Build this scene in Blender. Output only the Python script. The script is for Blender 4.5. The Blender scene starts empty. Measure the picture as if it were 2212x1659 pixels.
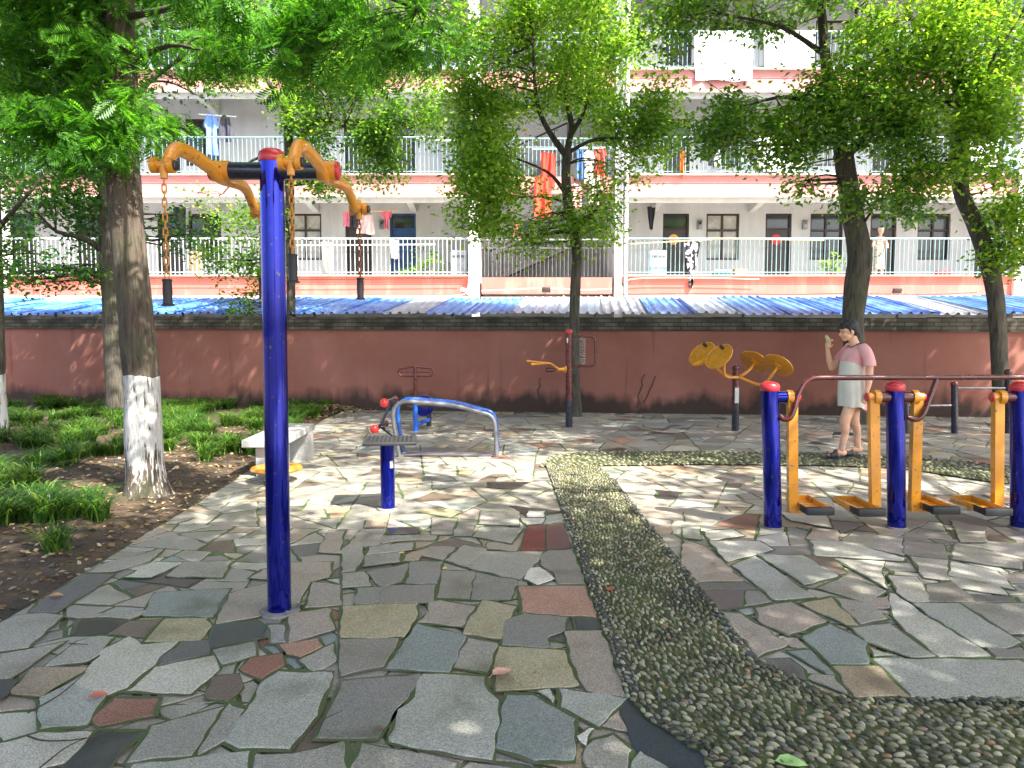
import bpy, bmesh, math, random
import numpy as np
from mathutils import Vector, Matrix, noise
random.seed(7); rng = np.random.default_rng(7)
R = math.radians
SC = bpy.context.scene
COL = SC.collection
# ---------------------------------------------------------------- camera
FPX = 1640.0; CX = 1106.0; CY = 829.5; CAMH = 1.55; PITCH = math.atan(117.5/FPX)
cd = bpy.data.cameras.new("camera"); cam = bpy.data.objects.new("camera", cd); COL.objects.link(cam)
cam.location = (0, 0, CAMH); cam.rotation_euler = (R(90)-PITCH, 0, 0)
cd.sensor_fit = 'HORIZONTAL'; cd.sensor_width = 36; cd.lens = FPX/2212*36
cd.clip_start = .05; cd.clip_end = 600
SC.camera = cam
# ---------------------------------------------------------------- light
SUN = Vector((0.47, -0.44, 0.77)).normalized()      # towards the sun
w = bpy.data.worlds.new("World"); SC.world = w; w.use_nodes = True
nt = w.node_tree; bgn = nt.nodes['Background']
sk = nt.nodes.new('ShaderNodeTexSky'); sk.sky_type = 'NISHITA'; sk.sun_disc = False; sk.dust_density = 3.5; sk.air_density = .8
sk.sun_elevation = math.asin(SUN.z); sk.sun_rotation = math.atan2(SUN.x, SUN.y)
nt.links.new(sk.outputs[0], bgn.inputs[0]); bgn.inputs[1].default_value = 0.15
sd = bpy.data.lights.new("sun", 'SUN'); so = bpy.data.objects.new("sun", sd); COL.objects.link(so)
sd.energy = 5.0; sd.angle = R(0.55); sd.color = (1.0, 0.95, 0.86)
so.rotation_euler = SUN.to_track_quat('Z', 'Y').to_euler()
SC.view_settings.view_transform = 'Standard'; SC.view_settings.look = 'None'
SC.view_settings.exposure = 1.9; SC.view_settings.gamma = 1
SC.cycles.max_bounces = 7; SC.cycles.transparent_max_bounces = 4
SC.cycles.sample_clamp_indirect = 6
# ---------------------------------------------------------------- pixel -> world (places things where the photo shows them, on the ground or at a depth)
st, ct = math.sin(PITCH), math.cos(PITCH)
def ray(x, y):
    a = (x-CX)/FPX; b = (CY-y)/FPX
    return Vector((a, ct+b*st, -st+b*ct))
def G(x, y, z=0.0):
    d = ray(x, y); t = (z-CAMH)/d.z
    return Vector((d.x*t, d.y*t, z))
def U(x, y, Y):
    d = ray(x, y); t = Y/d.y
    return Vector((d.x*t, Y, CAMH+d.z*t))
def toD(p):
    v = Vector(p)-Vector((0, 0, CAMH)); f = v.y*ct-v.z*st; u = v.y*st+v.z*ct
    if f < .05: return None
    return CX+v.x/f*FPX, CY-u/f*FPX
# ---------------------------------------------------------------- materials
def newmat(name):
    m = bpy.data.materials.new(name); m.use_nodes = True
    return m, m.node_tree.nodes, m.node_tree.links, m.node_tree.nodes['Principled BSDF']
def N(nodes, t, **kw):
    n = nodes.new('ShaderNode'+t)
    for k, v in kw.items(): setattr(n, k, v)
    return n
def ramp(nodes, stops):
    r = nodes.new('ShaderNodeValToRGB'); e = r.color_ramp.elements
    while len(e) < len(stops): e.new(.5)
    for i, (p, c) in enumerate(stops):
        e[i].position = p; e[i].color = (c[0], c[1], c[2], 1) if hasattr(c, '__len__') else (c, c, c, 1)
    return r
def mat(name, col, rough=.6, var=.15, scale=6, metal=0, coat=0, bump=0, bscale=60, col2=None, spec=.5, fine=0):
    m, n, l, p = newmat(name)
    tc = N(n, 'TexCoord'); nz = N(n, 'TexNoise'); nz.inputs['Scale'].default_value = scale; nz.inputs['Detail'].default_value = 6
    l.new(tc.outputs['Object'], nz.inputs['Vector'])
    c1 = tuple(max(0, c*(1-var)) for c in col); c2 = col2 or tuple(min(1, c*(1+var)) for c in col)
    rp = ramp(n, [(.35, c1), (.65, c2)]); l.new(nz.outputs['Fac'], rp.inputs[0]); l.new(rp.outputs[0], p.inputs['Base Color'])
    p.inputs['Metallic'].default_value = metal; p.inputs['Coat Weight'].default_value = coat
    p.inputs['Coat Roughness'].default_value = .06
    p.inputs['Specular IOR Level'].default_value = spec
    rr = N(n, 'MapRange'); rr.inputs[3].default_value = max(0, rough*.8); rr.inputs[4].default_value = min(1, rough*1.2)
    l.new(nz.outputs['Fac'], rr.inputs[0]); l.new(rr.outputs[0], p.inputs['Roughness'])
    if bump:
        b = N(n, 'Bump'); b.inputs['Strength'].default_value = bump; b.inputs['Distance'].default_value = .01
        n2 = N(n, 'TexNoise'); n2.inputs['Scale'].default_value = bscale; n2.inputs['Detail'].default_value = 5
        l.new(tc.outputs['Object'], n2.inputs['Vector']); l.new(n2.outputs['Fac'], b.inputs['Height']); l.new(b.outputs[0], p.inputs['Normal'])
    return m
def paint(name, col, chip=(.12, .09, .07), amt=.30, rough=.16, metal=0):
    m, n, l, p = newmat(name)
    tc = N(n, 'TexCoord'); nz = N(n, 'TexNoise'); nz.inputs['Scale'].default_value = 34; nz.inputs['Detail'].default_value = 8
    l.new(tc.outputs['Object'], nz.inputs['Vector'])
    rp = ramp(n, [(amt-.02, 1), (amt+.01, 0)]); l.new(nz.outputs['Fac'], rp.inputs[0])
    n2 = N(n, 'TexNoise'); n2.inputs['Scale'].default_value = 5; l.new(tc.outputs['Object'], n2.inputs['Vector'])
    r2 = ramp(n, [(.3, tuple(c*.82 for c in col)), (.7, col)]); l.new(n2.outputs['Fac'], r2.inputs[0])
    mx = N(n, 'MixRGB'); l.new(rp.outputs[0], mx.inputs[0]); l.new(r2.outputs[0], mx.inputs[1]); mx.inputs[2].default_value = (*chip, 1)
    l.new(mx.outputs[0], p.inputs['Base Color'])
    n3 = N(n, 'TexNoise'); n3.inputs['Scale'].default_value = 14; n3.inputs['Detail'].default_value = 6; l.new(tc.outputs['Object'], n3.inputs['Vector'])
    rr = N(n, 'MapRange'); rr.inputs[1].default_value = .3; rr.inputs[2].default_value = .75; rr.inputs[3].default_value = rough*.6; rr.inputs[4].default_value = rough*2.2
    l.new(n3.outputs['Fac'], rr.inputs[0]); l.new(rr.outputs[0], p.inputs['Roughness'])
    p.inputs['Coat Weight'].default_value = .5; p.inputs['Coat Roughness'].default_value = .05; p.inputs['Metallic'].default_value = metal
    return m
M = {}
M['blue'] = paint('blue_paint', (.003, .010, .31), rough=.08, metal=.8, amt=.34)
M['bright_blue'] = paint('bright_blue_paint', (.01, .12, .55), rough=.2)
M['yellow'] = paint('yellow_paint', (.74, .29, .012), amt=.35, rough=.28)
M['red'] = paint('red_plastic', (.55, .015, .02), rough=.3, amt=.2)
M['bright_red'] = paint('bright_red_plastic', (.75, .03, .02), rough=.3, amt=.2)
M['maroon'] = paint('maroon_paint', (.10, .009, .008), rough=.24)
M['dark'] = paint('dark_navy_paint', (.012, .014, .03), rough=.2)
M['rubber'] = mat('black_rubber', (.022, .022, .024), .55, .3)
M['galv'] = mat('worn_grey_metal', (.22, .22, .23), .35, .25, metal=.6)
M['chain'] = mat('yellow_painted_chain', (.55, .22, .02), .4, .3, 60)
M['rusty_chain'] = mat('rusty_chain', (.25, .09, .02), .6, .4, 60)
M['white'] = mat('white_paint', (.72, .72, .70), .5, .06)
M['sticker'] = mat('sticker', (.6, .6, .58), .4, .3, 120)
M['granite'] = mat('grey_granite', (.34, .335, .32), .65, .2, 90, bump=.3, bscale=200)
M['concrete'] = mat('concrete', (.20, .195, .18), .85, .2, 8, bump=.4, bscale=80)
# ---------------------------------------------------------------- mesh builder
def catmull(pts, sub=6):
    P = [Vector(p) for p in pts]
    if len(P) < 3: return P
    out = []; Q = [P[0]*2-P[1]]+P+[P[-1]*2-P[-2]]
    for i in range(1, len(Q)-2):
        a, b, c, d = Q[i-1:i+3]
        for k in range(sub):
            t = k/sub
            out.append(.5*((2*b)+(c-a)*t+(2*a-5*b+4*c-d)*t*t+(3*b-a-3*c+d)*t*t*t))
    out.append(P[-1]); return out
def wloc(o):
    v = Vector((0, 0, 0))
    while o is not None: v += o.location; o = o.parent
    return v
class MB:
    def __init__(s): s.v = []; s.f = []; s.m = []; s.s = []
    def add(s, vs, fs, mi=0, smooth=True):
        b = len(s.v); s.v += [tuple(v) for v in vs]
        for f in fs: s.f.append([b+i for i in f]); s.m.append(mi); s.s.append(smooth)
        return s
    def box(s, c, d, mat3=None, mi=0, bev=0):
        x, y, z = d[0]/2, d[1]/2, d[2]/2; c = Vector(c)
        if bev <= 0:
            vs = [Vector((i*x, j*y, k*z)) for i in (-1, 1) for j in (-1, 1) for k in (-1, 1)]
            fs = [(0, 1, 3, 2), (4, 6, 7, 5), (0, 4, 5, 1), (2, 3, 7, 6), (0, 2, 6, 4), (1, 5, 7, 3)]
        else:
            bm = bmesh.new(); bmesh.ops.create_cube(bm, size=1)
            for v in bm.verts: v.co = Vector((v.co.x*2*x, v.co.y*2*y, v.co.z*2*z))
            bmesh.ops.bevel(bm, geom=bm.edges[:], offset=bev, segments=2, affect='EDGES', profile=.5)
            vs = [v.co.copy() for v in bm.verts]; fs = [[v.index for v in f.verts] for f in bm.faces]; bm.free()
        if mat3 is not None: vs = [mat3 @ v for v in vs]
        return s.add([v+c for v in vs], fs, mi, False)
    def tube(s, pts, r, n=12, cap=True, mi=0, flat=None, rnd=0):
        P = [Vector(p) for p in pts]; k = len(P)
        rr = r if hasattr(r, '__len__') else [r]*k
        if len(rr) != k: rr = [rr[0]+(rr[-1]-rr[0])*i/(k-1) for i in range(k)] if len(rr) == 2 else list(np.interp(np.linspace(0, 1, k), np.linspace(0, 1, len(rr)), rr))
        T = [(P[min(i+1, k-1)]-P[max(i-1, 0)]).normalized() for i in range(k)]
        up = Vector((0, 0, 1)) if abs(T[0].z) < .9 else Vector((0, 1, 0))
        nrm = (up-T[0]*up.dot(T[0])).normalized(); vs = []
        for i in range(k):
            nrm = (nrm-T[i]*nrm.dot(T[i])).normalized(); bn = T[i].cross(nrm)
            for j in range(n):
                a = 2*math.pi*j/n; q = rr[i]
                if rnd: q *= 1+rnd*noise.noise(Vector((math.cos(a)*1.6, math.sin(a)*1.6, P[i].z*2.2+P[i].x*3)))
                fx, fy = (1, 1) if flat is None else flat
                vs.append(P[i]+nrm*math.cos(a)*q*fx+bn*math.sin(a)*q*fy)
        fs = [(i*n+j, i*n+(j+1) % n, (i+1)*n+(j+1) % n, (i+1)*n+j) for i in range(k-1) for j in range(n)]
        b = len(s.v); s.add(vs, fs, mi, True)
        if cap:
            s.f.append([b+j for j in range(n)][::-1]); s.m.append(mi); s.s.append(False)
            s.f.append([b+(k-1)*n+j for j in range(n)]); s.m.append(mi); s.s.append(False)
        return s
    def lathe(s, o, axis, prof, n=24, mi=0):
        ax = Vector(axis).normalized(); q = ax.to_track_quat('Z', 'Y'); o = Vector(o); vs = []
        for r, h in prof:
            for j in range(n):
                a = 2*math.pi*j/n; vs.append(o+q @ Vector((math.cos(a)*r, math.sin(a)*r, h)))
        k = len(prof)
        fs = [(i*n+j, i*n+(j+1) % n, (i+1)*n+(j+1) % n, (i+1)*n+j) for i in range(k-1) for j in range(n)]
        fs += [list(range(n))[::-1], [(k-1)*n+j for j in range(n)]]
        return s.add(vs, fs, mi, True)
    def ell(s, c, r, q=None, n=16, mi=0):
        c = Vector(c); vs = []; fs = []; h = n//2
        for i in range(h+1):
            ph = math.pi*i/h
            for j in range(n):
                a = 2*math.pi*j/n; v = Vector((math.sin(ph)*math.cos(a)*r[0], math.sin(ph)*math.sin(a)*r[1], math.cos(ph)*r[2]))
                vs.append((q @ v if q else v)+c)
        fs = [(i*n+j, (i+1)*n+j, (i+1)*n+(j+1) % n, i*n+(j+1) % n) for i in range(h) for j in range(n)]
        return s.add(vs, fs, mi, True)
    def prism(s, poly, vec, mi=0, smooth=False):
        P = [Vector(p) for p in poly]; k = len(P); v = Vector(vec)
        return s.add(P+[p+v for p in P], [list(range(k))[::-1], [k+i for i in range(k)]]+[(i, (i+1) % k, k+(i+1) % k, k+i) for i in range(k)], mi, smooth)
    def build(s, name, mats, parent=None, loc=None, ang=40, **props):
        if not hasattr(mats, '__len__'): mats = [mats]
        me = bpy.data.meshes.new(name); o = bpy.data.objects.new(name, me); COL.objects.link(o)
        A = np.array(s.v, dtype=float)
        if parent is not None: o.parent = parent; L = wloc(parent)
        else:
            L = Vector(loc) if loc is not None else Vector(((A[:, 0].min()+A[:, 0].max())/2, (A[:, 1].min()+A[:, 1].max())/2, A[:, 2].min()))
            o.location = L
        A = A-np.array(L)
        me.from_pydata(A.tolist(), [], s.f)
        me.polygons.foreach_set('material_index', s.m); me.polygons.foreach_set('use_smooth', s.s)
        for m_ in mats: me.materials.append(m_)
        bm = bmesh.new(); bm.from_mesh(me); bmesh.ops.recalc_face_normals(bm, faces=bm.faces[:]); bm.to_mesh(me); bm.free()
        me.set_sharp_from_angle(angle=R(ang)); me.update()
        for k_, v_ in props.items(): o[k_] = v_
        return o
def thing(name, label, cat, loc, group=None, rz=0):
    o = bpy.data.objects.new(name, None); COL.objects.link(o); o.location = loc; o.rotation_euler = (0, 0, rz)
    o.empty_display_size = .1; o['label'] = label; o['category'] = cat
    if group: o['group'] = group
    return o
def soup(name, V, k, mats, parent=None, loc=(0, 0, 0), mi=None, smooth=False):
    """V: (nfaces*k,3) numpy array of separate k-gons"""
    me = bpy.data.meshes.new(name); o = bpy.data.objects.new(name, me); COL.objects.link(o)
    L = wloc(parent) if parent is not None else Vector(loc)
    if parent is not None: o.parent = parent
    else: o.location = L
    V = V-np.array(L); nf = len(V)//k
    me.vertices.add(len(V)); me.vertices.foreach_set('co', V.astype(np.float32).ravel())
    me.loops.add(len(V)); me.loops.foreach_set('vertex_index', np.arange(len(V), dtype=np.int32))
    me.polygons.add(nf); me.polygons.foreach_set('loop_start', np.arange(nf, dtype=np.int32)*k)
    me.polygons.foreach_set('loop_total', np.full(nf, k, dtype=np.int32))
    if mi is not None: me.polygons.foreach_set('material_index', mi)
    for m_ in mats: me.materials.append(m_)
    me.update(calc_edges=True); me.validate(); return o
def indexed(name, V, F, mats, parent=None, loc=(0, 0, 0), smooth=True):
    """V (n,3), F (m,k) index array"""
    me = bpy.data.meshes.new(name); o = bpy.data.objects.new(name, me); COL.objects.link(o)
    L = wloc(parent) if parent is not None else Vector(loc)
    if parent is not None: o.parent = parent
    else: o.location = L
    V = V-np.array(L); nf, k = F.shape
    me.vertices.add(len(V)); me.vertices.foreach_set('co', V.astype(np.float32).ravel())
    me.loops.add(nf*k); me.loops.foreach_set('vertex_index', F.astype(np.int32).ravel())
    me.polygons.add(nf); me.polygons.foreach_set('loop_start', np.arange(nf, dtype=np.int32)*k)
    me.polygons.foreach_set('loop_total', np.full(nf, k, dtype=np.int32))
    me.polygons.foreach_set('use_smooth', np.full(nf, smooth))
    for m_ in mats: me.materials.append(m_)
    me.update(calc_edges=True); return o
# ================================================================ GROUND
def soil_mat(name, base, dark, scale=3):
    m, n, l, p = newmat(name); tc = N(n, 'TexCoord')
    a = N(n, 'TexNoise'); a.inputs['Scale'].default_value = scale; a.inputs['Detail'].default_value = 10; a.inputs['Roughness'].default_value = .7
    l.new(tc.outputs['Object'], a.inputs['Vector'])
    rp = ramp(n, [(.35, dark), (.62, base), (.8, tuple(c*1.5 for c in base))]); l.new(a.outputs['Fac'], rp.inputs[0])
    v = N(n, 'TexVoronoi'); v.inputs['Scale'].default_value = 45; l.new(tc.outputs['Object'], v.inputs['Vector'])
    hs = N(n, 'MixRGB'); hs.blend_type = 'MULTIPLY'; hs.inputs[0].default_value = .5
    l.new(rp.outputs[0], hs.inputs[1]); l.new(v.outputs['Color'], hs.inputs[2]); l.new(hs.outputs[0], p.inputs['Base Color'])
    p.inputs['Roughness'].default_value = .95
    b = N(n, 'Bump'); b.inputs['Strength'].default_value = .8; b.inputs['Distance'].default_value = .02
    n2 = N(n, 'TexNoise'); n2.inputs['Scale'].default_value = 40; n2.inputs['Detail'].default_value = 8
    l.new(tc.outputs['Object'], n2.inputs['Vector']); l.new(n2.outputs['Fac'], b.inputs['Height']); l.new(b.outputs[0], p.inputs['Normal'])
    return m
M['soil'] = soil_mat('garden_soil', (.13, .085, .05), (.045, .03, .02))
M['earth'] = soil_mat('packed_earth', (.17, .15, .12), (.09, .08, .06))
MB().add([(-200, -200, -.04), (200, -200, -.04), (200, 200, -.04), (-200, 200, -.04)], [(0, 1, 2, 3)]).build('ground', M['earth'], kind='structure')
# edge of the paving: from the near left to the wall
EA = G(0, 1345); EB = G(500, 1040); EC = G(700, 905); ED = Vector((EC.x+.1, 16, 0))
E0 = EA+(EA-EB)*2.5
# soil bed with low relief
nx, ny = 90, 110; vs = []; 
def edge_x(y):
    pts = [(E0.y, E0.x), (EA.y, EA.x), (EB.y, EB.x), (EC.y, EC.x), (16, ED.x)]
    return float(np.interp(y, [p[0] for p in pts], [p[1] for p in pts]))
for j in range(ny):
    y = -2+17.2*j/(ny-1); xe = edge_x(y)+.03
    for i in range(nx):
        t = i/(nx-1); x = xe-12*(1-t)**1.6
        d = xe-x
        z = -.022+min(1, d/.7)*(.035+.05*noise.noise(Vector((x*.8, y*.8, 0)))+.018*noise.noise(Vector((x*5, y*5, 3))))
        vs.append((x, y, z))
b_ = MB().add(vs, [(j*nx+i, j*nx+i+1, (j+1)*nx+i+1, (j+1)*nx+i) for j in range(ny-1) for i in range(nx-1)])
b_.build('soil_bed', M['soil'], loc=(0, 0, 0), kind='structure')
def soil_z(x, y):
    d = edge_x(y)+.03-x
    return -.022+min(1, max(0, d)/.7)*(.035+.05*noise.noise(Vector((x*.8, y*.8, 0)))+.018*noise.noise(Vector((x*5, y*5, 3))))
# moss and mortar sheet under the stones
m, n, l, p = newmat('mossy_joint'); tc = N(n, 'TexCoord')
a = N(n, 'TexNoise'); a.inputs['Scale'].default_value = 2.2; a.inputs['Detail'].default_value = 8; l.new(tc.outputs['Object'], a.inputs['Vector'])
rp = ramp(n, [(.33, (.13, .125, .095)), (.46, (.075, .095, .035)), (.7, (.06, .105, .022))]); l.new(a.outputs['Fac'], rp.inputs[0])
f_ = N(n, 'TexNoise'); f_.inputs['Scale'].default_value = 120; l.new(tc.outputs['Object'], f_.inputs['Vector'])
mx = N(n, 'MixRGB'); mx.blend_type = 'MULTIPLY'; mx.inputs[0].default_value = .6; l.new(rp.outputs[0], mx.inputs[1]); l.new(f_.outputs['Fac'], mx.inputs[2])
gn = N(n, 'MixRGB'); gn.blend_type = 'MULTIPLY'; gn.inputs[0].default_value = 1; gn.inputs[2].default_value = (1.5, 1.5, 1.5, 1); l.new(mx.outputs[0], gn.inputs[1])
l.new(gn.outputs[0], p.inputs['Base Color']); p.inputs['Roughness'].default_value = .95
b = N(n, 'Bump'); b.inputs['Strength'].default_value = .7; b.inputs['Distance'].default_value = .008; l.new(f_.outputs['Fac'], b.inputs['Height']); l.new(b.outputs[0], p.inputs['Normal'])
M['moss'] = m
PAVE = [(E0.x, E0.y), (EA.x, EA.y), (EB.x, EB.y), (EC.x, EC.y), (ED.x, 16), (16, 16), (16, E0.y)]
MB().add([(x, y, -.0042) for x, y in PAVE], [list(range(len(PAVE)))]).build('mortar_bed', M['moss'], loc=(0, 0, 0), kind='structure')
# --- crazy paving
def stone_mat():
    m, n, l, p = newmat('paving_stone'); tc = N(n, 'TexCoord')
    at = N(n, 'Attribute'); at.attribute_name = 'tint'
    sp = N(n, 'TexNoise'); sp.inputs['Scale'].default_value = 150; sp.inputs['Detail'].default_value = 4; sp.inputs['Roughness'].default_value = .8
    l.new(tc.outputs['Object'], sp.inputs['Vector'])
    r1 = ramp(n, [(.34, .38), (.5, 1.0), (.64, 1.7)]); l.new(sp.outputs['Fac'], r1.inputs[0])
    bg = N(n, 'TexNoise'); bg.inputs['Scale'].default_value = 2.6; bg.inputs['Detail'].default_value = 9; l.new(tc.outputs['Object'], bg.inputs['Vector'])
    r2 = ramp(n, [(.28, (.55, .56, .48)), (.45, (.92, .93, .88)), (.6, (1, 1, 1)), (.75, (1.15, 1.13, 1.08))]); l.new(bg.outputs['Fac'], r2.inputs[0])
    m1 = N(n, 'MixRGB'); m1.blend_type = 'MULTIPLY'; m1.inputs[0].default_value = 1; l.new(at.outputs['Color'], m1.inputs[1]); l.new(r1.outputs[0], m1.inputs[2])
    m2 = N(n, 'MixRGB'); m2.blend_type = 'MULTIPLY'; m2.inputs[0].default_value = 1; l.new(m1.outputs[0], m2.inputs[1]); l.new(r2.outputs[0], m2.inputs[2])
    # thin film of moss and dust
    ms = N(n, 'TexNoise'); ms.inputs['Scale'].default_value = 1.3; ms.inputs['Detail'].default_value = 10; ms.inputs['Roughness'].default_value = .65; l.new(tc.outputs['Object'], ms.inputs['Vector'])
    r3 = ramp(n, [(.52, 0), (.72, .55)]); l.new(ms.outputs['Fac'], r3.inputs[0])
    m3 = N(n, 'MixRGB'); l.new(r3.outputs[0], m3.inputs[0]); l.new(m2.outputs[0], m3.inputs[1]); m3.inputs[2].default_value = (.15, .155, .11, 1)
    l.new(m3.outputs[0], p.inputs['Base Color'])
    ra = N(n, 'MapRange'); ra.inputs[3].default_value = -.08; ra.inputs[4].default_value = .12; l.new(bg.outputs['Fac'], ra.inputs[0])
    ad = N(n, 'Math'); ad.operation = 'ADD'; l.new(at.outputs['Alpha'], ad.inputs[0]); l.new(ra.outputs[0], ad.inputs[1]); ad.use_clamp = True
    l.new(ad.outputs[0], p.inputs['Roughness'])
    b = N(n, 'Bump'); b.inputs['Distance'].default_value = .004; l.new(at.outputs['Alpha'], b.inputs['Strength']); l.new(sp.outputs['Fac'], b.inputs['Height']); l.new(b.outputs[0], p.inputs['Normal'])
    return m
M['stone'] = stone_mat()
TINT = dict(g=(0.286, 0.283, 0.248, 0.500), lt=(0.419, 0.422, 0.369, 0.420), ltb=(0.318, 0.341, 0.310, 0.450), b=(0.210, 0.248, 0.240, 0.500), y=(0.343, 0.310, 0.199, 0.650), tan=(0.318, 0.260, 0.187, 0.600),
            r=(0.254, 0.124, 0.088, 0.600), pk=(0.368, 0.217, 0.158, 0.600), k=(0.030, 0.034, 0.037, 0.320), dk=(0.108, 0.109, 0.111, 0.400), db=(0.028, 0.050, 0.060, 0.300), br=(0.140, 0.109, 0.088, 0.500),
            w=(0.584, 0.583, 0.538, 0.400), rp=(0.060, 0.012, 0.015, 0.200), kp=(0.045, 0.045, 0.052, 0.240), gp=(0.305, 0.273, 0.234, 0.500), gd=(0.210, 0.208, 0.190, 0.450))
def inset(poly, d):
    """half-plane inset of a convex polygon (list of (x,y), ccw)"""
    k = len(poly); out = poly
    for i in range(k):
        a, b = poly[i], poly[(i+1) % k]; ex, ey = b[0]-a[0], b[1]-a[1]; L = math.hypot(ex, ey)
        if L < 1e-6: continue
        nx_, ny_ = -ey/L, ex/L; c = nx_*a[0]+ny_*a[1]+d
        res = []
        for j in range(len(out)):
            p0, p1 = out[j], out[(j+1) % len(out)]
            s0 = nx_*p0[0]+ny_*p0[1]-c; s1 = nx_*p1[0]+ny_*p1[1]-c
            if s0 >= 0: res.append(p0)
            if (s0 > 0) != (s1 > 0) and abs(s0-s1) > 1e-9:
                t = s0/(s0-s1); res.append((p0[0]+(p1[0]-p0[0])*t, p0[1]+(p1[1]-p0[1])*t))
        out = res
        if len(out) < 3: return []
    return out
def area(p): return .5*sum(p[i][0]*p[(i+1) % len(p)][1]-p[(i+1) % len(p)][0]*p[i][1] for i in range(len(p)))
def splitp(p, c, nrm):
    A, B = [], []
    for j in range(len(p)):
        p0, p1 = p[j], p[(j+1) % len(p)]
        s0 = (p0[0]-c[0])*nrm[0]+(p0[1]-c[1])*nrm[1]; s1 = (p1[0]-c[0])*nrm[0]+(p1[1]-c[1])*nrm[1]
        if s0 >= 0: A.append(p0)
        if s0 <= 0: B.append(p0)
        if s0*s1 < 0:
            t = s0/(s0-s1); q = (p0[0]+(p1[0]-p0[0])*t, p0[1]+(p1[1]-p0[1])*t); A.append(q); B.append(q)
    return A, B
cells = []
def rec(p, tgt):
    a = area(p)
    if a < tgt: cells.append(p); return
    cx = sum(q[0] for q in p)/len(p); cy = sum(q[1] for q in p)/len(p)
    sxx = sum((q[0]-cx)**2 for q in p); syy = sum((q[1]-cy)**2 for q in p); sxy = sum((q[0]-cx)*(q[1]-cy) for q in p)
    th = .5*math.atan2(2*sxy, sxx-syy)+random.gauss(0, .3)
    off = random.uniform(-.15, .15)*math.sqrt(a)
    A, B = splitp(p, (cx+off*math.cos(th), cy+off*math.sin(th)), (math.cos(th), math.sin(th)))
    if len(A) < 3 or len(B) < 3: cells.append(p); return
    nt_ = lambda: random.choice([.03, .07, .10, .15, .2, .26]) if a < 2 else tgt
    rec(A, nt_()); rec(B, nt_())
# the paving outline is not convex at the far left, so split it in two convex pieces
def ccw(p): return p if area(p) > 0 else p[::-1]
rec(ccw([(E0.x, E0.y), (EB.x, EB.y), (16, EB.y), (16, E0.y)]), .15)
rec(ccw([(EB.x, EB.y), (EC.x, EC.y), (ED.x, 15.5), (16, 15.5), (16, EB.y)]), .15)
SV = []; SF = []; SCOL = []
def rough_edge(p, step, amp):
    out = []
    for i in range(len(p)):
        a, b = p[i], p[(i+1) % len(p)]; L = math.hypot(b[0]-a[0], b[1]-a[1]); k = max(1, int(L/step))
        nx_, ny_ = (-(b[1]-a[1])/max(L, 1e-6), (b[0]-a[0])/max(L, 1e-6))
        for j in range(k):
            t = j/k; d = amp*noise.noise(Vector((a[0]*7+(b[0]-a[0])*t*9, a[1]*7+(b[1]-a[1])*t*9, 1.3)))*(1 if j else .5)
            out.append((a[0]+(b[0]-a[0])*t+nx_*d, a[1]+(b[1]-a[1])*t+ny_*d))
    return out
def add_stone(p, z, col, h=.012, bev=.004):
    k = len(p); cx = sum(q[0] for q in p)/k; cy = sum(q[1] for q in p)/k; b = len(SV)
    sx, sy = random.gauss(0, .0022), random.gauss(0, .0022)
    ring = lambda s, zz: [(cx+(q[0]-cx)*s, cy+(q[1]-cy)*s, zz+(q[0]-cx)*sx+(q[1]-cy)*sy) for q in p]
    rad = max(.05, math.sqrt(abs(area(p)))/2); s = 1-bev/rad
    SV.extend([(x, y, z-h) for x, y in p]); SV.extend(ring(1, z-bev*.8)); SV.extend(ring(s, z))
    for o_ in (0, k):
        for i in range(k): SF.append([b+o_+i, b+o_+(i+1) % k, b+o_+k+(i+1) % k, b+o_+k+i]); SCOL.append(col)
    SF.append([b+2*k+i for i in range(k)]); SCOL.append(col)
def jit(c, j=.10):
    f = 1+random.uniform(-j, j); w_ = random.uniform(-.02, .02)
    return (max(.01, c[0]*1.06*(f+w_)), c[1]*.985*f, max(.01, c[2]*.965*(f-w_)), c[3]+random.uniform(-.05, .05))
for c in cells:
    yc = sum(q[1] for q in c)/len(c); g = random.uniform(.005, .011) if random.random() < .85 else random.uniform(.012, .022)
    q = inset(ccw(c), g)
    if len(q) < 3 or area(q) < .003: continue
    if yc < 8.5: q = rough_edge(q, .045, .02)
    kk = random.choices(['g', 'lt', 'ltb', 'gd', 'tan', 'y', 'dk', 'br', 'pk', 'r', 'b', 'k', 'gp'], [34, 9, 7, 16, 5, 3, 4, 4, 1.2, 1, 2, 1.2, 12])[0]
    add_stone(q, random.uniform(-.0015, .0015), jit(TINT[kk]))
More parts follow.
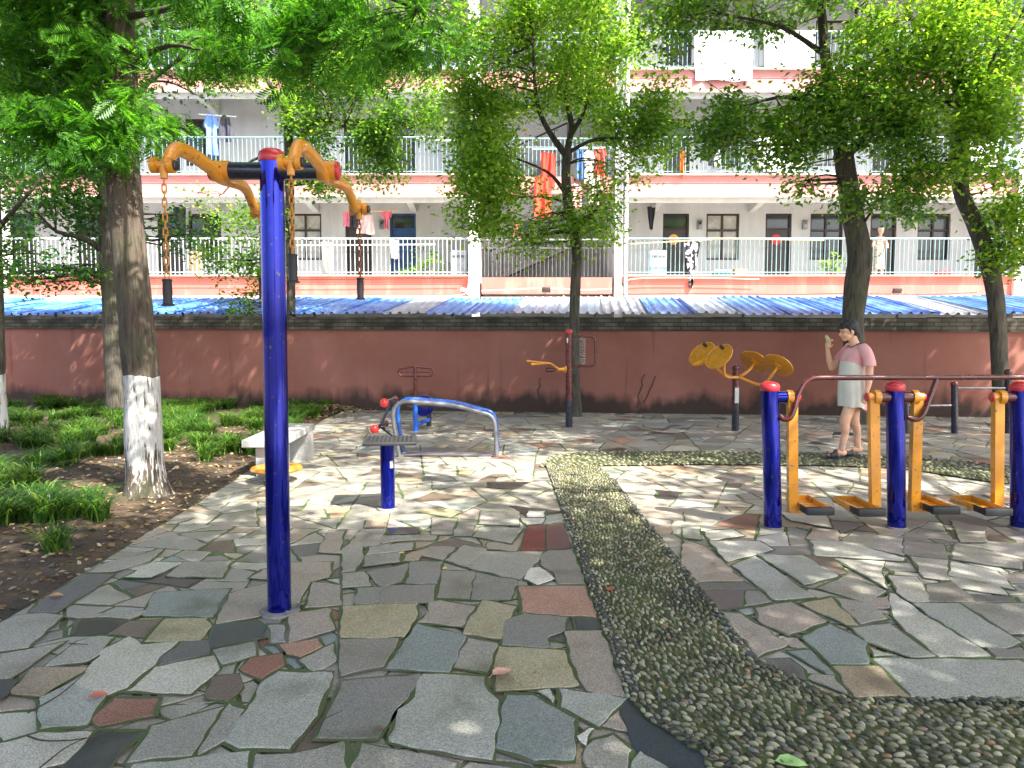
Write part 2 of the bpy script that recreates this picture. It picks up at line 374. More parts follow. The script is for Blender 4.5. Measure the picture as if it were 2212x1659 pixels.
# traced stones of the foreground (full-resolution photo pixels laid onto the ground plane)
ZA = [('b', 1010,530,1490,505,1380,690,920,680), ('y', 1070,700,1340,695,1370,745,1290,845,935,850), ('k', 500,705,660,695,835,710,690,800,470,800),
('br', 840,715,1040,710,930,820,700,800), ('db', 1380,740,1660,710,1730,755,1720,820,1360,890), ('lt', 840,815,920,870,1160,845,830,1150,700,1200,455,1125,650,950,650,910),
('dk', 1175,840,1345,840,1345,930,1030,1000), ('lt', 1000,1015,1390,940,1420,1030,1240,1190,815,1175), ('ltb', 1385,905,1650,850,1660,940,1440,1000),
('r', 1620,960,1830,925,1840,1000,1690,1095,1560,1030), ('br', 1370,1080,1540,1065,1570,1150,1480,1245,1340,1210), ('r', 740,1215,1030,1215,1000,1330,640,1400,600,1350),
('ltb', 1800,1040,2150,1050,2140,1120,2060,1330,1880,1550,1550,1545,1460,1500,1600,1290,1700,1110), ('tan', 210,1020,570,1020,270,1210,70,1180),
('k', 640,1430,950,1435,760,1600,700,1700,380,1700), ('lt', 260,1440,600,1435,520,1560,420,1640,0,1720,-60,1530), ('g', 980,1400,1450,1275,1240,1590,820,1640),
('g', 1480,1250,1590,1290,1480,1480,1280,1590), ('dk', 540,410,740,412,620,500,370,660,190,655,260,580), ('g', 100,680,290,665,410,680,180,890,-80,915,-80,770),
('lt', 1010,330,1180,335,980,430,800,430), ('g', 1190,330,1500,325,1440,430,1080,420), ('gp', 1700,380,1890,335,2150,330,2135,430,1960,470,1620,435),
('gp', 1560,515,1730,470,2010,465,1950,560,1920,640,1400,735,1480,540), ('gp', 2030,460,2212,480,2212,610,1975,630), ('gp', 1870,665,2130,630,2170,770,1870,860),
('g', 1735,740,1840,740,1855,855,1750,860), ('pk', 1810,870,2060,830,2090,880,1950,950,1860,930), ('g', 1940,970,2160,860,2170,980,2030,1040), ('k', -60,1105,130,1105,30,1215,-60,1250),
('g', 500,850,640,815,740,820,650,930,560,980,290,1010), ('ltb', 590,1030,690,1200,560,1390,260,1420,250,1220,440,1120), ('gp', 2060,265,2130,130,2230,130,2212,275),
('g', 1060,245,970,325,740,395,570,398,700,330), ('g', 1650,1590,1900,1580,2230,1500,2260,1720,1640,1720), ('ltb', 860,1650,1240,1610,1620,1560,1600,1740,850,1740),
('g', 430,685,1000,640,880,690,840,705,660,690,500,700), ('g', 0,930,180,900,420,850,60,1090,-80,1090)]
ZB = [('y', 5,620,495,600,490,690,410,820,-5,820), ('gp', 560,590,640,578,870,620,780,750,490,725,570,650), ('y', 920,580,1140,620,1030,830,790,800,830,700),
('gd', 1180,665,1460,690,1445,775,1350,820,1345,890,1040,870,1070,710), ('pk', 1150,490,1580,485,1665,695,1165,660), ('db', 1505,692,1668,695,1690,770,1525,770),
('gp', 1450,782,1690,780,1850,1215,1590,1165,1480,960), ('y', 1020,880,1450,905,1535,1135,1000,1170,985,1010), ('g', 820,825,1010,860,950,1050,730,1015),
('b', 490,730,810,815,700,1050,285,1025), ('ltb', 530,1055,930,1075,950,1170,1020,1230,980,1620,800,1600,310,1500,360,1290,450,1230),
('b', 1070,1195,1240,1195,1520,1350,1500,1620,1250,1630,1000,1540), ('ltb', 1410,1155,1850,1222,1670,1405,1420,1275), ('lt', 1270,1170,1350,1155,1390,1215,1375,1250),
('gp', 1690,1400,1795,1300,1850,1435), ('w', 1525,1465,1600,1410,1640,1410,1580,1530), ('g', 1630,1490,1760,1455,1885,1550,1840,1690,1590,1660,1580,1570),
('ltb', 1930,1560,2130,1680,1860,1700), ('g', 130,1510,750,1640,700,1740,20,1740), ('gd', 0,1105,520,1060,440,1180,240,1480,-170,1480,-60,1250),
('w', 1230,370,1290,365,1380,440,1270,480,1185,440), ('gd', 1290,290,1340,255,1500,250,1580,475,1405,475,1380,400,1290,350),
('rp', 1205,95,1320,93,1320,260,1155,260), ('kp', 1328,90,1440,80,1490,245,1328,258), ('g', 830,260,1310,265,1240,370,1150,445,830,370), ('g', 790,220,940,245,820,365,670,320),
('gd', 870,400,1135,450,1100,575,840,575), ('gd', 650,385,865,395,830,570,620,565), ('gd', 450,330,660,325,625,475,415,470), ('gd', 265,490,610,480,605,595,245,605),
('gd', 100,500,258,495,240,600,90,605), ('gd', 170,395,435,340,400,460,250,490), ('g', 0,405,150,395,195,485,0,500), ('g', 150,290,385,265,385,330,145,360),
('g', 180,235,470,205,465,250,390,260,160,285), ('gp', 520,290,570,230,740,235,660,320), ('gd', 590,40,750,50,715,150,580,150), ('gd', 758,55,880,60,840,160,725,160),
('g', 910,100,1180,110,1100,210,850,165), ('g', 905,0,1150,0,1150,95,890,82), ('w', 1160,45,1320,48,1300,80,1200,90), ('w', 1210,0,1320,0,1315,38,1205,38),
('k', 300,110,500,105,500,145,305,150), ('g', 260,162,480,155,620,160,610,192,470,190,260,208), ('gd', -5,835,370,830,280,1010,-5,1070), ('g', 130,120,290,115,240,220,20,240),
('g', 0,240,130,232,150,300,90,390,0,400), ('gp', 950,208,990,200,1140,235,1130,260,945,245), ('tan', 410,285,500,255,560,240,500,320,400,325), ('tan', 160,60,310,20,290,105,150,105)]
ZC = [('gp', 0,180,150,232,395,455,60,462,-20,400), ('lt', 170,195,500,195,590,250,290,330), ('ltb', 320,355,470,290,860,560,600,580), ('ltb', 480,280,780,290,1005,420,790,480),
('g', 870,500,1060,420,1320,520,1210,600), ('lt', 980,310,1310,330,1290,400,1330,505), ('dk', 70,470,400,463,480,508,100,512), ('kp', 100,518,400,518,390,625,210,650),
('gd', 420,520,500,520,580,590,400,620), ('gp', 470,630,700,590,940,715,690,810,500,720), ('gp', 220,655,380,665,680,870,440,960), ('y', 765,600,960,560,1140,745,1060,740),
('g', 980,560,1210,600,1330,700,1150,735), ('gp', 1215,600,1240,570,1330,555,1335,630,1240,630), ('ltb', 1100,760,1340,730,1640,945,1480,950,1180,850),
('lt', 1335,530,1370,535,1590,700,1740,775,2000,945,1660,950,1440,780,1360,680), ('ltb', 1500,605,1780,600,2200,855,2080,895,1930,880,1700,750),
('g', 1800,600,2300,600,2300,800,2120,800), ('b', 770,820,950,730,1195,850,1200,995,960,995), ('b', 680,915,820,905,1000,1070,930,1060), ('dk', 450,965,690,960,780,1030,800,1100,470,1000),
('g', 830,1060,980,1070,1070,1195,810,1090), ('tan', 970,1010,1270,1010,1480,1210,1110,1213), ('ltb', 1230,960,2180,970,2400,1050,2400,1213,1480,1213),
('lt', 1330,420,1520,430,1620,590,1490,590,1400,540), ('gd', 1600,590,1580,480,1740,460,1850,540,1900,595), ('lt', 1725,430,2050,490,2110,550,1780,500),
('dk', 1840,540,2150,560,2170,590,1880,600), ('g', 1470,295,1720,320,1720,450,1560,430), ('lt', 1730,320,2040,390,2150,510,1730,420), ('lt', 830,190,1060,200,1440,310,1430,325,860,290),
('g', 1030,190,1110,135,1420,170,1430,290), ('gd', 1435,190,1690,215,1720,315,1430,280), ('gp', 800,180,840,110,1010,125,1005,200), ('gd', 1980,890,2212,910,2300,960,2030,960),
('lt', 1210,890,1390,940,1240,945), ('gp', 650,830,740,825,790,890,700,880), ('ltb', 0,110,110,100,120,185,0,170), ('lt', 130,130,330,120,400,160,180,190), ('br', 800,290,990,310,1060,400,990,410),
('g', 1740,60,1960,110,1960,200,1800,200), ('g', 1760,220,1960,250,2200,330,2200,380,1740,310), ('lt', 640,10,930,15,970,110,700,60)]
MV = []; MF = []
def traced(L, ox):
    for t in L:
        pts = [(G((ox+t[i]/2.212)/1.3562, (1500+t[i+1]/2.212)/1.3562)) for i in range(1, len(t), 2)]
        p = [(q.x, q.y) for q in pts]
        if area(p) < 0: p = p[::-1]
        if 'p' == t[0][-1] and t[0] in ('rp', 'kp'): q = p
        else: q = rough_edge(p, .028, .02)
        add_stone(q, .0105+random.uniform(-.001, .0015), jit(TINT[t[0]], .05), h=.008)
        cx = sum(a_[0] for a_ in p)/len(p); cy = sum(a_[1] for a_ in p)/len(p); k = len(p); s = 1+.014/max(.08, math.sqrt(abs(area(p)))/2)
        b = len(MV); MV.extend([(cx+(a_[0]-cx)*s, cy+(a_[1]-cy)*s, .0068+.0001*(len(MF) % 9)) for a_ in p]); MF.append([b+i for i in range(k)])
traced(ZA, 0); traced(ZB, 1000); traced(ZC, 2000)
# the long dark curved slab at the bottom of the frame
dk = [(1855,1222),(2000,1283),(2212,1395),(2400,1520),(2680,1680),(2680,1760),(2130,1760),(1890,1540),(1852,1430),(1800,1295)]
p = [(G((1000+a_/2.212)/1.3562, (1500+b_/2.212)/1.3562)) for a_, b_ in dk]; p = ccw([(q.x, q.y) for q in p]); add_stone(p, .0115, (.028, .045, .06, .38), h=.008)
me = bpy.data.meshes.new('paving'); me.from_pydata(SV, [], SF); o = bpy.data.objects.new('paving', me); COL.objects.link(o); o['kind'] = 'structure'
me.materials.append(M['stone'])
ca = me.color_attributes.new('tint', 'FLOAT_COLOR', 'CORNER'); buf = []
for pol, c in zip(me.polygons, SCOL): buf += list(c)*pol.loop_total
ca.data.foreach_set('color', buf)
me2 = bpy.data.meshes.new('joint_mortar'); me2.from_pydata(MV, [], MF); o = bpy.data.objects.new('joint_mortar', me2); COL.objects.link(o); o['kind'] = 'structure'; me2.materials.append(M['moss'])
# --- pebble paths
def GP(pts): return [G(x, y) for x, y in pts]
pathA = [(1180,1008),(1355,1512),(1395,1560),(1440,1586),(1520,1640),(1560,1800),(2500,1800),(2500,1516),(1850,1516),(1800,1510),(1640,1430),(1560,1330),(1325,1035),(1290,1008)]
pathB = [(1165,1010),(1190,990),(1260,978),(1500,977),(1800,982),(1960,990),(2100,1000),(2260,1018),(2260,1050),(2150,1045),(1960,1015),(1800,1008),(1500,1005),(1330,1008)]
PA = [(q.x, q.y) for q in GP(pathA)]; PB = [(q.x, q.y) for q in GP(pathB)]
def inpoly(x, y, P):
    c = False; j = len(P)-1
    for i in range(len(P)):
        if (P[i][1] > y) != (P[j][1] > y) and x < (P[j][0]-P[i][0])*(y-P[i][1])/(P[j][1]-P[i][1])+P[i][0]: c = not c
        j = i
    return c
m, n, l, p = newmat('pebble_mortar'); tc = N(n, 'TexCoord')
a = N(n, 'TexNoise'); a.inputs['Scale'].default_value = 3.5; a.inputs['Detail'].default_value = 9; l.new(tc.outputs['Object'], a.inputs['Vector'])
rp = ramp(n, [(.36, (.035, .036, .022)), (.5, (.062, .075, .022)), (.7, (.085, .105, .022))]); l.new(a.outputs['Fac'], rp.inputs[0]); l.new(rp.outputs[0], p.inputs['Base Color']); p.inputs['Roughness'].default_value = .95
M['pmort'] = m
for nm, P in (('pebble_path_bed', PA), ('cross_path_bed', PB)):
    zz = .0135 if P is PA else .0155
    MB().add([(x, y, zz) for x, y in P], [list(range(len(P)))]).build(nm, M['pmort'], loc=(0, 0, 0), kind='structure')
m, n, l, p = newmat('pebble'); gm = N(n, 'NewGeometry')
rp = ramp(n, [(0, (.05, .048, .03)), (.25, (.11, .105, .06)), (.5, (.21, .195, .115)), (.8, (.38, .35, .23)), (.95, (.14, .145, .12)), (1, (.27, .15, .07))]); l.new(gm.outputs['Random Per Island'], rp.inputs[0])
tc = N(n, 'TexCoord'); a = N(n, 'TexNoise'); a.inputs['Scale'].default_value = 3.2; a.inputs['Detail'].default_value = 8; l.new(tc.outputs['Object'], a.inputs['Vector'])
r2 = ramp(n, [(.45, 0), (.7, .45)]); l.new(a.outputs['Fac'], r2.inputs[0]); mx = N(n, 'MixRGB'); l.new(r2.outputs[0], mx.inputs[0]); l.new(rp.outputs[0], mx.inputs[1]); mx.inputs[2].default_value = (.08, .10, .03, 1)
l.new(mx.outputs[0], p.inputs['Base Color']); p.inputs['Roughness'].default_value = .6; M['pebble'] = m
M['dpebble'] = mat('dark_edge_pebble', (.035, .037, .035), .5, .4, 9)
def ico(sub):
    bm = bmesh.new(); bmesh.ops.create_icosphere(bm, subdivisions=sub, radius=1); V = np.array([v.co[:] for v in bm.verts]); F = np.array([[v.index for v in f.verts] for f in bm.faces]); bm.free(); return V, F
IV, IF = ico(1); IV2, IF2 = ico(2)
def pebbles(P, name, matl, ang_fn, zb, la=.038, lb=.0195, tries=150000, hl=.0200, hw=.0088):
    xs = [q[0] for q in P]; ys = [q[1] for q in P]; x0, x1 = min(xs), min(max(xs), 7.5); y0, y1 = max(1.5, min(ys)), max(ys); H = {}; VV = []; FF = []; nb = 0; cs = la
    for _ in range(tries):
        px = random.uniform(x0, x1); py = random.uniform(y0, y1)
        if px/py > .74 or not inpoly(px, py, P): continue
        a = ang_fn(px, py)+.25*noise.noise(Vector((px*3, py*3, 0))); c, sn = math.cos(a), math.sin(a); ci, cj = int(px//cs), int(py//cs); ok = True
        for i in (-1, 0, 1):
            for j in (-1, 0, 1):
                for (qx, qy) in H.get((ci+i, cj+j), ()):
                    dx, dy = px-qx, py-qy
                    if ((dx*c+dy*sn)/la)**2+((-dx*sn+dy*c)/lb)**2 < 1: ok = False; break
                if not ok: break
            if not ok: break
        if not ok: continue
        H.setdefault((ci, cj), []).append((px, py)); near = py < 4.0; V0, F0 = (IV2, IF2) if near else (IV, IF)
        a += random.gauss(0, .3); c, sn = math.cos(a), math.sin(a); s = random.uniform(.72, 1.2); V = V0*np.array([hl*s, hw*random.uniform(.8, 1.3)*s, random.uniform(.008, .014)])
        tl = random.gauss(0, .12); W = np.stack([V[:, 0]*c-V[:, 1]*sn+px, V[:, 0]*sn+V[:, 1]*c+py, V[:, 2]+V[:, 0]*tl+zb], 1)
        VV.append(W); FF.append(F0+nb); nb += len(V0)
    o = indexed(name, np.concatenate(VV), np.concatenate(FF), [matl]); o['kind'] = 'stuff'; o['label'] = 'rounded river pebbles set on edge in mossy mortar'; return o
def angA(x, y):
    t = min(1, max(0, (y-2.5)/1.4)); return (-.72 if x < 1.4 else -.35)*(1-t)-1.35*t
pebbles(PA, 'pebbles', M['pebble'], angA, .0150)
pebbles(PB, 'cross_path_pebbles', M['pebble'], lambda x, y: -.9+.4*math.sin(x*2.5), .017, .07, .04, 40000, .032, .016)
# dark pebbles standing in a row along the path's edges
VV = []; FF = []; nb = 0
def edge_row(pts, side, rows=1):
    global nb
    W = GP(pts)
    for a_, b_ in zip(W[:-1], W[1:]):
        d = b_-a_; L = d.length; t = d.normalized(); nn = Vector((-t.y, t.x, 0))*side; k = int(L/.017)
        for i in range(k):
            for r in range(rows):
                q = a_+t*(L*(i+random.random()*.6)/k)+nn*(.033+.045*r+random.gauss(0, .007))
                if random.random() < .15: continue
                ang = math.atan2(nn.y, nn.x)+random.gauss(0, .35)
                V = (IV2 if q.y < 4 else IV)*np.array([random.uniform(.022, .036), random.uniform(.005, .009), random.uniform(.004, .009)]); c, sn = math.cos(ang), math.sin(ang)
                VV.append(np.stack([V[:, 0]*c-V[:, 1]*sn+q.x, V[:, 0]*sn+V[:, 1]*c+q.y, V[:, 2]+.0155], 1)); FF.append((IF2 if q.y < 4 else IF)+nb); nb += len(V)
edge_row([(1182,1015),(1355,1512)], 1); edge_row([(1325,1035),(1560,1330),(1640,1430),(1800,1510),(1850,1516),(2300,1516)], -1)
edge_row([(1395,1560),(1440,1586),(1520,1640),(1600,1700)], 1, 1)
o = indexed('edge_pebbles', np.concatenate(VV), np.concatenate(FF), [M['dpebble']]); o['kind'] = 'stuff'; o['label'] = 'dark pebbles lining the edges of the pebble path'
# --- fallen leaves and twigs
def leaf_thing(x, y, size, ang, col, label, curl=.35):
    c = G(x, y, .022); b = MB(); prof = [(0, .0), (.15, .26), (.4, .36), (.7, .25), (.9, .1), (1, .0)]; vs = []; 
    for t, w_ in prof:
        for s in (-1, 0, 1):
            u = (t-.5)*size; v = s*w_*size; z = abs(s)*w_*size*curl+.25*curl*size*(t-.4)**2
            vs.append((c.x+u*math.cos(ang)-v*math.sin(ang), c.y+u*math.sin(ang)+v*math.cos(ang), c.z+z))
    b.add(vs, [(i*3+j, i*3+j+1, (i+1)*3+j+1, (i+1)*3+j) for i in range(5) for j in range(2)])
    b.tube([(c.x-size*.5*math.cos(ang), c.y-size*.5*math.sin(ang), c.z+.004), (c.x-size*.75*math.cos(ang+.2), c.y-size*.75*math.sin(ang+.2), c.z)], .0012, 5)
    o = b.build('fallen_leaf', mat('leaf_'+label[:6], col, .5, .2, 30), label=label, category='leaf', group='leaves fallen on the paving'); return o
leaf_thing(1085, 1453, .10, .5, (.62, .33, .24), 'pale pink curled leaf on the yellow granite slab in the foreground')
leaf_thing(1710, 1650, .11, -.3, (.30, .48, .16), 'pale green leaf on the pebbles at the bottom edge')
leaf_thing(1320, 1273, .07, .9, (.38, .07, .03), 'rust red leaf in the middle of the pebble path')
leaf_thing(213, 1503, .08, .1, (.55, .16, .09), 'salmon coloured leaf between the pale slabs at lower left')
leaf_thing(122, 1287, .08, .1, (.50, .25, .12), 'light brown leaf on the soil at the left edge')
leaf_thing(1540, 1218, .05, 1.2, (.18, .22, .05), 'small dark green leaf on a sunlit slab right of the pebble path')
M['twig'] = mat('dry_twig', (.05, .038, .028), .8, .3, 30)
def twig(pts, r, label):
    b = MB(); b.tube(catmull([G(x, y, z) for x, y, z in pts], 3), [r, r*.4], 6)
    b.build('twig', M['twig'], label=label, category='twig', group='dry twigs on the paving')
twig([(60,1540,.018),(130,1500,.02),(185,1452,.018)], .004, 'straight dry twig on the slabs at the far lower left')
twig([(60,1590,.02),(100,1600,.02),(190,1594,.02),(290,1560,.022)], .004, 'bent dry twig lying over the pale slab at the bottom left corner')
twig([(85,1659,.02),(150,1610,.02),(215,1585,.02)], .003, 'thin twig crossing under the bent one at the bottom left corner')
twig([(640,1610,.02),(690,1560,.02),(740,1535,.022)], .003, 'fine twig on the dark grey slab right of the big pole')
twig([(150,1390,.018),(190,1392,.02)], .003, 'short dark twig on the slab under the tall pole machine at left')
# ================================================================ WALL, SHED, BUILDING
WA = G(-60, 877); WB = G(2290, 903)
wd = (WB-WA).normalized(); wn = Vector((-wd.y, wd.x, 0))     # points away from camera
WA2 = WA-wd*6; WB2 = WB+wd*6; WL = (WB2-WA2).length
def wz(t, a, b): return a+(b-a)*t
m, n, l, p = newmat('red_render'); tc = N(n, 'TexCoord'); sx = N(n, 'SeparateXYZ'); l.new(tc.outputs['Object'], sx.inputs[0])
a = N(n, 'TexNoise'); a.inputs['Scale'].default_value = .9; a.inputs['Detail'].default_value = 8; a.inputs['Roughness'].default_value = .6; l.new(tc.outputs['Object'], a.inputs['Vector'])
rp = ramp(n, [(.3, (.22, .080, .056)), (.45, (.255, .096, .067)), (.55, (.265, .108, .08)), (.72, (.33, .13, .10))]); l.new(a.outputs['Fac'], rp.inputs[0])
# algae band low on the wall
b2 = N(n, 'TexNoise'); b2.inputs['Scale'].default_value = 1.6; b2.inputs['Detail'].default_value = 10; l.new(tc.outputs['Object'], b2.inputs['Vector'])
mp = N(n, 'Mapping'); mp.inputs['Scale'].default_value = (7, 7, .5); l.new(tc.outputs['Object'], mp.inputs['Vector'])
st_ = N(n, 'TexNoise'); st_.inputs['Scale'].default_value = 1; st_.inputs['Detail'].default_value = 6; l.new(mp.outputs[0], st_.inputs['Vector'])
mr = N(n, 'Math', operation='MULTIPLY'); mr.inputs[1].default_value = .75; l.new(b2.outputs['Fac'], mr.inputs[0])
m4 = N(n, 'Math', operation='MULTIPLY_ADD'); m4.inputs[1].default_value = .35; l.new(st_.outputs['Fac'], m4.inputs[0]); l.new(mr.outputs[0], m4.inputs[2])
sb = N(n, 'Math', operation='SUBTRACT'); l.new(m4.outputs[0], sb.inputs[0]); l.new(sx.outputs['Z'], sb.inputs[1])
r5 = ramp(n, [(.12, 0), (.36, .9)]); l.new(sb.outputs[0], r5.inputs[0])
mx = N(n, 'MixRGB'); l.new(r5.outputs[0], mx.inputs[0]); l.new(rp.outputs[0], mx.inputs[1]); mx.inputs[2].default_value = (.022, .018, .013, 1)
# thin streaks from the top
r6 = ramp(n, [(.62, 0), (.75, .5)]); l.new(st_.outputs['Fac'], r6.inputs[0])
m6 = N(n, 'MixRGB'); l.new(r6.outputs[0], m6.inputs[0]); l.new(mx.outputs[0], m6.inputs[1]); m6.inputs[2].default_value = (.10, .04, .03, 1)
l.new(m6.outputs[0], p.inputs['Base Color']); p.inputs['Roughness'].default_value = .85
b = N(n, 'Bump'); b.inputs['Strength'].default_value = .3; b.inputs['Distance'].default_value = .01; l.new(b2.outputs['Fac'], b.inputs['Height']); l.new(b.outputs[0], p.inputs['Normal'])
M['render'] = m
m, n, l, p = newmat('old_brick_coping'); tc = N(n, 'TexCoord'); mp = N(n, 'Mapping'); mp.inputs['Rotation'].default_value = (R(90), 0, 0); l.new(tc.outputs['Object'], mp.inputs['Vector'])
bk = N(n, 'TexBrick'); bk.inputs['Scale'].default_value = 1; bk.inputs['Brick Width'].default_value = .25; bk.inputs['Row Height'].default_value = .07; bk.inputs['Mortar Size'].default_value = .008
bk.inputs['Color1'].default_value = (.06, .055, .045, 1); bk.inputs['Color2'].default_value = (.13, .115, .09, 1); bk.inputs['Mortar'].default_value = (.035, .033, .028, 1); l.new(mp.outputs[0], bk.inputs['Vector'])
a = N(n, 'TexNoise'); a.inputs['Scale'].default_value = 2.5; a.inputs['Detail'].default_value = 8; l.new(tc.outputs['Object'], a.inputs['Vector'])
rp = ramp(n, [(.35, (.35, .35, .3)), (.65, (1.1, 1.1, 1.05))]); l.new(a.outputs['Fac'], rp.inputs[0]); mx = N(n, 'MixRGB'); mx.blend_type = 'MULTIPLY'; mx.inputs[0].default_value = 1
l.new(bk.outputs['Color'], mx.inputs[1]); l.new(rp.outputs[0], mx.inputs[2]); l.new(mx.outputs[0], p.inputs['Base Color']); p.inputs['Roughness'].default_value = .9
bb = N(n, 'Bump'); bb.inputs['Strength'].default_value = .8; bb.inputs['Distance'].default_value = .01; bb.invert = True; l.new(bk.outputs['Fac'], bb.inputs['Height']); l.new(bb.outputs[0], p.inputs['Normal'])
M['coping'] = m
wt = thing('garden_wall', 'long red rendered wall with dark stained foot and grey brick coping', 'wall', (WA+WB)/2)
def wallbox(t0, t1, d0, d1, z0, z1a, z1b, b):
    A = WA2+wd*(WL*t0); B = WA2+wd*(WL*t1); vs = []
    for P, z1 in ((A, z1a), (B, z1b)):
        zz = z0 if not hasattr(z0, '__len__') else (z0[0] if P is A else z0[1])
        vs += [P+wn*d0+Vector((0, 0, zz)), P+wn*d1+Vector((0, 0, zz)), P+wn*d1+Vector((0, 0, z1)), P+wn*d0+Vector((0, 0, z1))]
    b.add(vs, [(0, 1, 2, 3), (4, 7, 6, 5), (0, 4, 5, 1), (1, 5, 6, 2), (2, 6, 7, 3), (3, 7, 4, 0)], smooth=False)
fA = 1.60; fB = 1.49; gA = 1.84; gB = 1.735
bw = MB(); wallbox(0, 1, 0, .24, -.05, fA, fB, bw); bw.build('wall_body', M['render'], wt)
bc = MB(); k = 60
for i in range(k):
    t0, t1 = i/k, (i+1)/k; j0 = random.uniform(-.006, .006); dz = random.uniform(-.012, .012)
    wallbox(t0, t1, -.05+j0, .29, (fA+(fB-fA)*t0, fA+(fB-fA)*t1), gA+(gB-gA)*t0+dz, gA+(gB-gA)*t1+dz, bc)
bc.build('brick_coping', M['coping'], wt)
# a narrow crack or two, dark plant stains drawn as fine roots on the wall
cr = MB()
for x0, y0, x1, y1 in ((1392, 808, 1375, 880), (1415, 812, 1393, 870), (1168, 815, 1160, 870)):
    def onw(x, y):
        d = ray(x, y); o_ = Vector((0, 0, CAMH)); t = (WA-o_).dot(wn)/d.dot(wn); return o_+d*t-wn*.006
    A, B = onw(x0, y0), onw(x1, y1); pts = [A.lerp(B, t)+wd*random.gauss(0, .015) for t in np.linspace(0, 1, 7)]
    cr.tube(pts, [.006, .011, .007], 5)
cr.build('dry_root', M['twig'], wt)
# ---------------------------------------------------------------- corrugated shed roof
def sheet_mat(name, c1, c2, rough=.35):
    m, n, l, p = newmat(name); tc = N(n, 'TexCoord'); a = N(n, 'TexNoise'); a.inputs['Scale'].default_value = 1.5; a.inputs['Detail'].default_value = 10; a.inputs['Roughness'].default_value = .7
    l.new(tc.outputs['Object'], a.inputs['Vector']); rp = ramp(n, [(.4, c1), (.62, c2)]); l.new(a.outputs['Fac'], rp.inputs[0]); l.new(rp.outputs[0], p.inputs['Base Color']); p.inputs['Roughness'].default_value = rough; return m
M['sheet_blue'] = sheet_mat('blue_steel_sheet', (.02, .14, .52), (.16, .34, .66))
M['sheet_pale'] = sheet_mat('faded_steel_sheet', (.30, .42, .60), (.66, .70, .74))
M['sheet_grey'] = sheet_mat('grey_steel_sheet', (.30, .33, .40), (.5, .52, .55))
M['sheet_rust'] = sheet_mat('rusty_steel_sheet', (.25, .07, .04), (.42, .25, .2), .6)
M['cream'] = mat('cream_render', (.62, .56, .47), .8, .12, 2)
sh = thing('shed', 'low shed with a blue and white corrugated steel roof behind the red wall', 'shed', (WA+WB)/2+wn*2)
nsh = 44; tot = 38.0; s0 = WA2-wd*2
for i in range(nsh):
    wdt = tot/nsh; A = s0+wd*(i*wdt); px_ = toD(A+wn*.5+Vector((0, 0, 1.8)))
    dx = px_[0]
    if 0 < dx < 570: mm = 'sheet_blue'
    elif 765 < dx < 815: mm = 'sheet_rust'
    elif 1060 < dx < 1380: mm = random.choice(['sheet_pale', 'sheet_pale', 'sheet_grey'])
    else: mm = random.choice(['sheet_blue']*6+['sheet_pale', 'sheet_grey'])
    near = .42+random.uniform(-.12, .12); far = 3.6; t = i/nsh
    zn = 1.885-.085*t+random.uniform(-.02, .02); zf = 2.30-.05*t+random.uniform(-.02, .02); tl = random.uniform(-.03, .03)
    nu = 36; vs = []; fs = []
    for r_, (dd, zz) in enumerate([(near, zn), ((near+far)/2, (zn+zf)/2+.01), (far, zf)]):
        for u in range(nu+1):
            q = A+wd*(u/nu*(wdt+.06)+tl*(r_-1)*0)+wn*(dd+ (tl*math.sin(u*.4) if r_ == 0 else 0)); ph = (u/nu*5) % 1
            h = .045 if ph < .22 else (.045*(1-(ph-.22)/.1) if ph < .32 else (0 if ph < .9 else .045*(ph-.9)/.1))
            vs.append((q.x, q.y, zz+h+(.004 if i % 2 else 0)+tl*(u/nu-.5)))
    for r_ in range(2):
        for u in range(nu): b0 = r_*(nu+1)+u; fs.append((b0, b0+1, b0+nu+2, b0+nu+1))
    MB().add(vs, fs, smooth=False).build('roof_sheet', M[mm], sh)
for i in range(12):
    q = s0+wd*(i*3.3+.8)+wn*.75; MB().tube([q+Vector((0, 0, -.04)), q+Vector((0, 0, 1.8))], .03, 8).build('post', M['galv'], sh)
    q = q+wn*2.6; MB().tube([q+Vector((0, 0, -.04)), q+Vector((0, 0, 2.1))], .03, 8).build('post', M['galv'], sh)
# ---------------------------------------------------------------- dormitory building
FY = 23.0; IY = 24.7; BX0 = -20; BX1 = 22
S = FPX/FY
def FX(x): return (x-CX)/FPX*FY
def IX(x): return (x-CX)/FPX*IY
def stained(name, col, dirt, amt=.6):
    m, n, l, p = newmat(name); tc = N(n, 'TexCoord'); mp = N(n, 'Mapping'); mp.inputs['Scale'].default_value = (1.2, 1.2, .35); l.new(tc.outputs['Object'], mp.inputs['Vector'])
    a = N(n, 'TexNoise'); a.inputs['Scale'].default_value = 1.5; a.inputs['Detail'].default_value = 10; a.inputs['Roughness'].default_value = .65; l.new(mp.outputs[0], a.inputs['Vector'])
    rp = ramp(n, [(.38, dirt), (amt, col)]); l.new(a.outputs['Fac'], rp.inputs[0]); l.new(rp.outputs[0], p.inputs['Base Color']); p.inputs['Roughness'].default_value = .8; return m
M['bwall'] = stained('pale_wall', (.53, .53, .52), (.44, .44, .43))
M['ceil'] = stained('pale_ceiling', (.5, .5, .49), (.42, .42, .41))
M['pink'] = stained('pink_render', (.53, .22, .20), (.49, .25, .22), .5)
M['redband'] = stained('salmon_red_render', (.48, .12, .10), (.48, .17, .14), .5)
M['rail'] = mat('shade_blue_railing', (.20, .31, .33), .4, .1)  # bluish cast of the shade behind the bars is put into this colour
M['railw'] = mat('white_railing', (.42, .46, .47), .4, .1)
M['woodframe'] = mat('dark_brown_frame', (.035, .022, .018), .5, .3)
M['glass'] = mat('window_glass', (.035, .045, .045), .08, .4, 1.2, coat=.3)
M['curtain'] = mat('pale_curtain', (.40, .40, .36), .8, .2, 5)
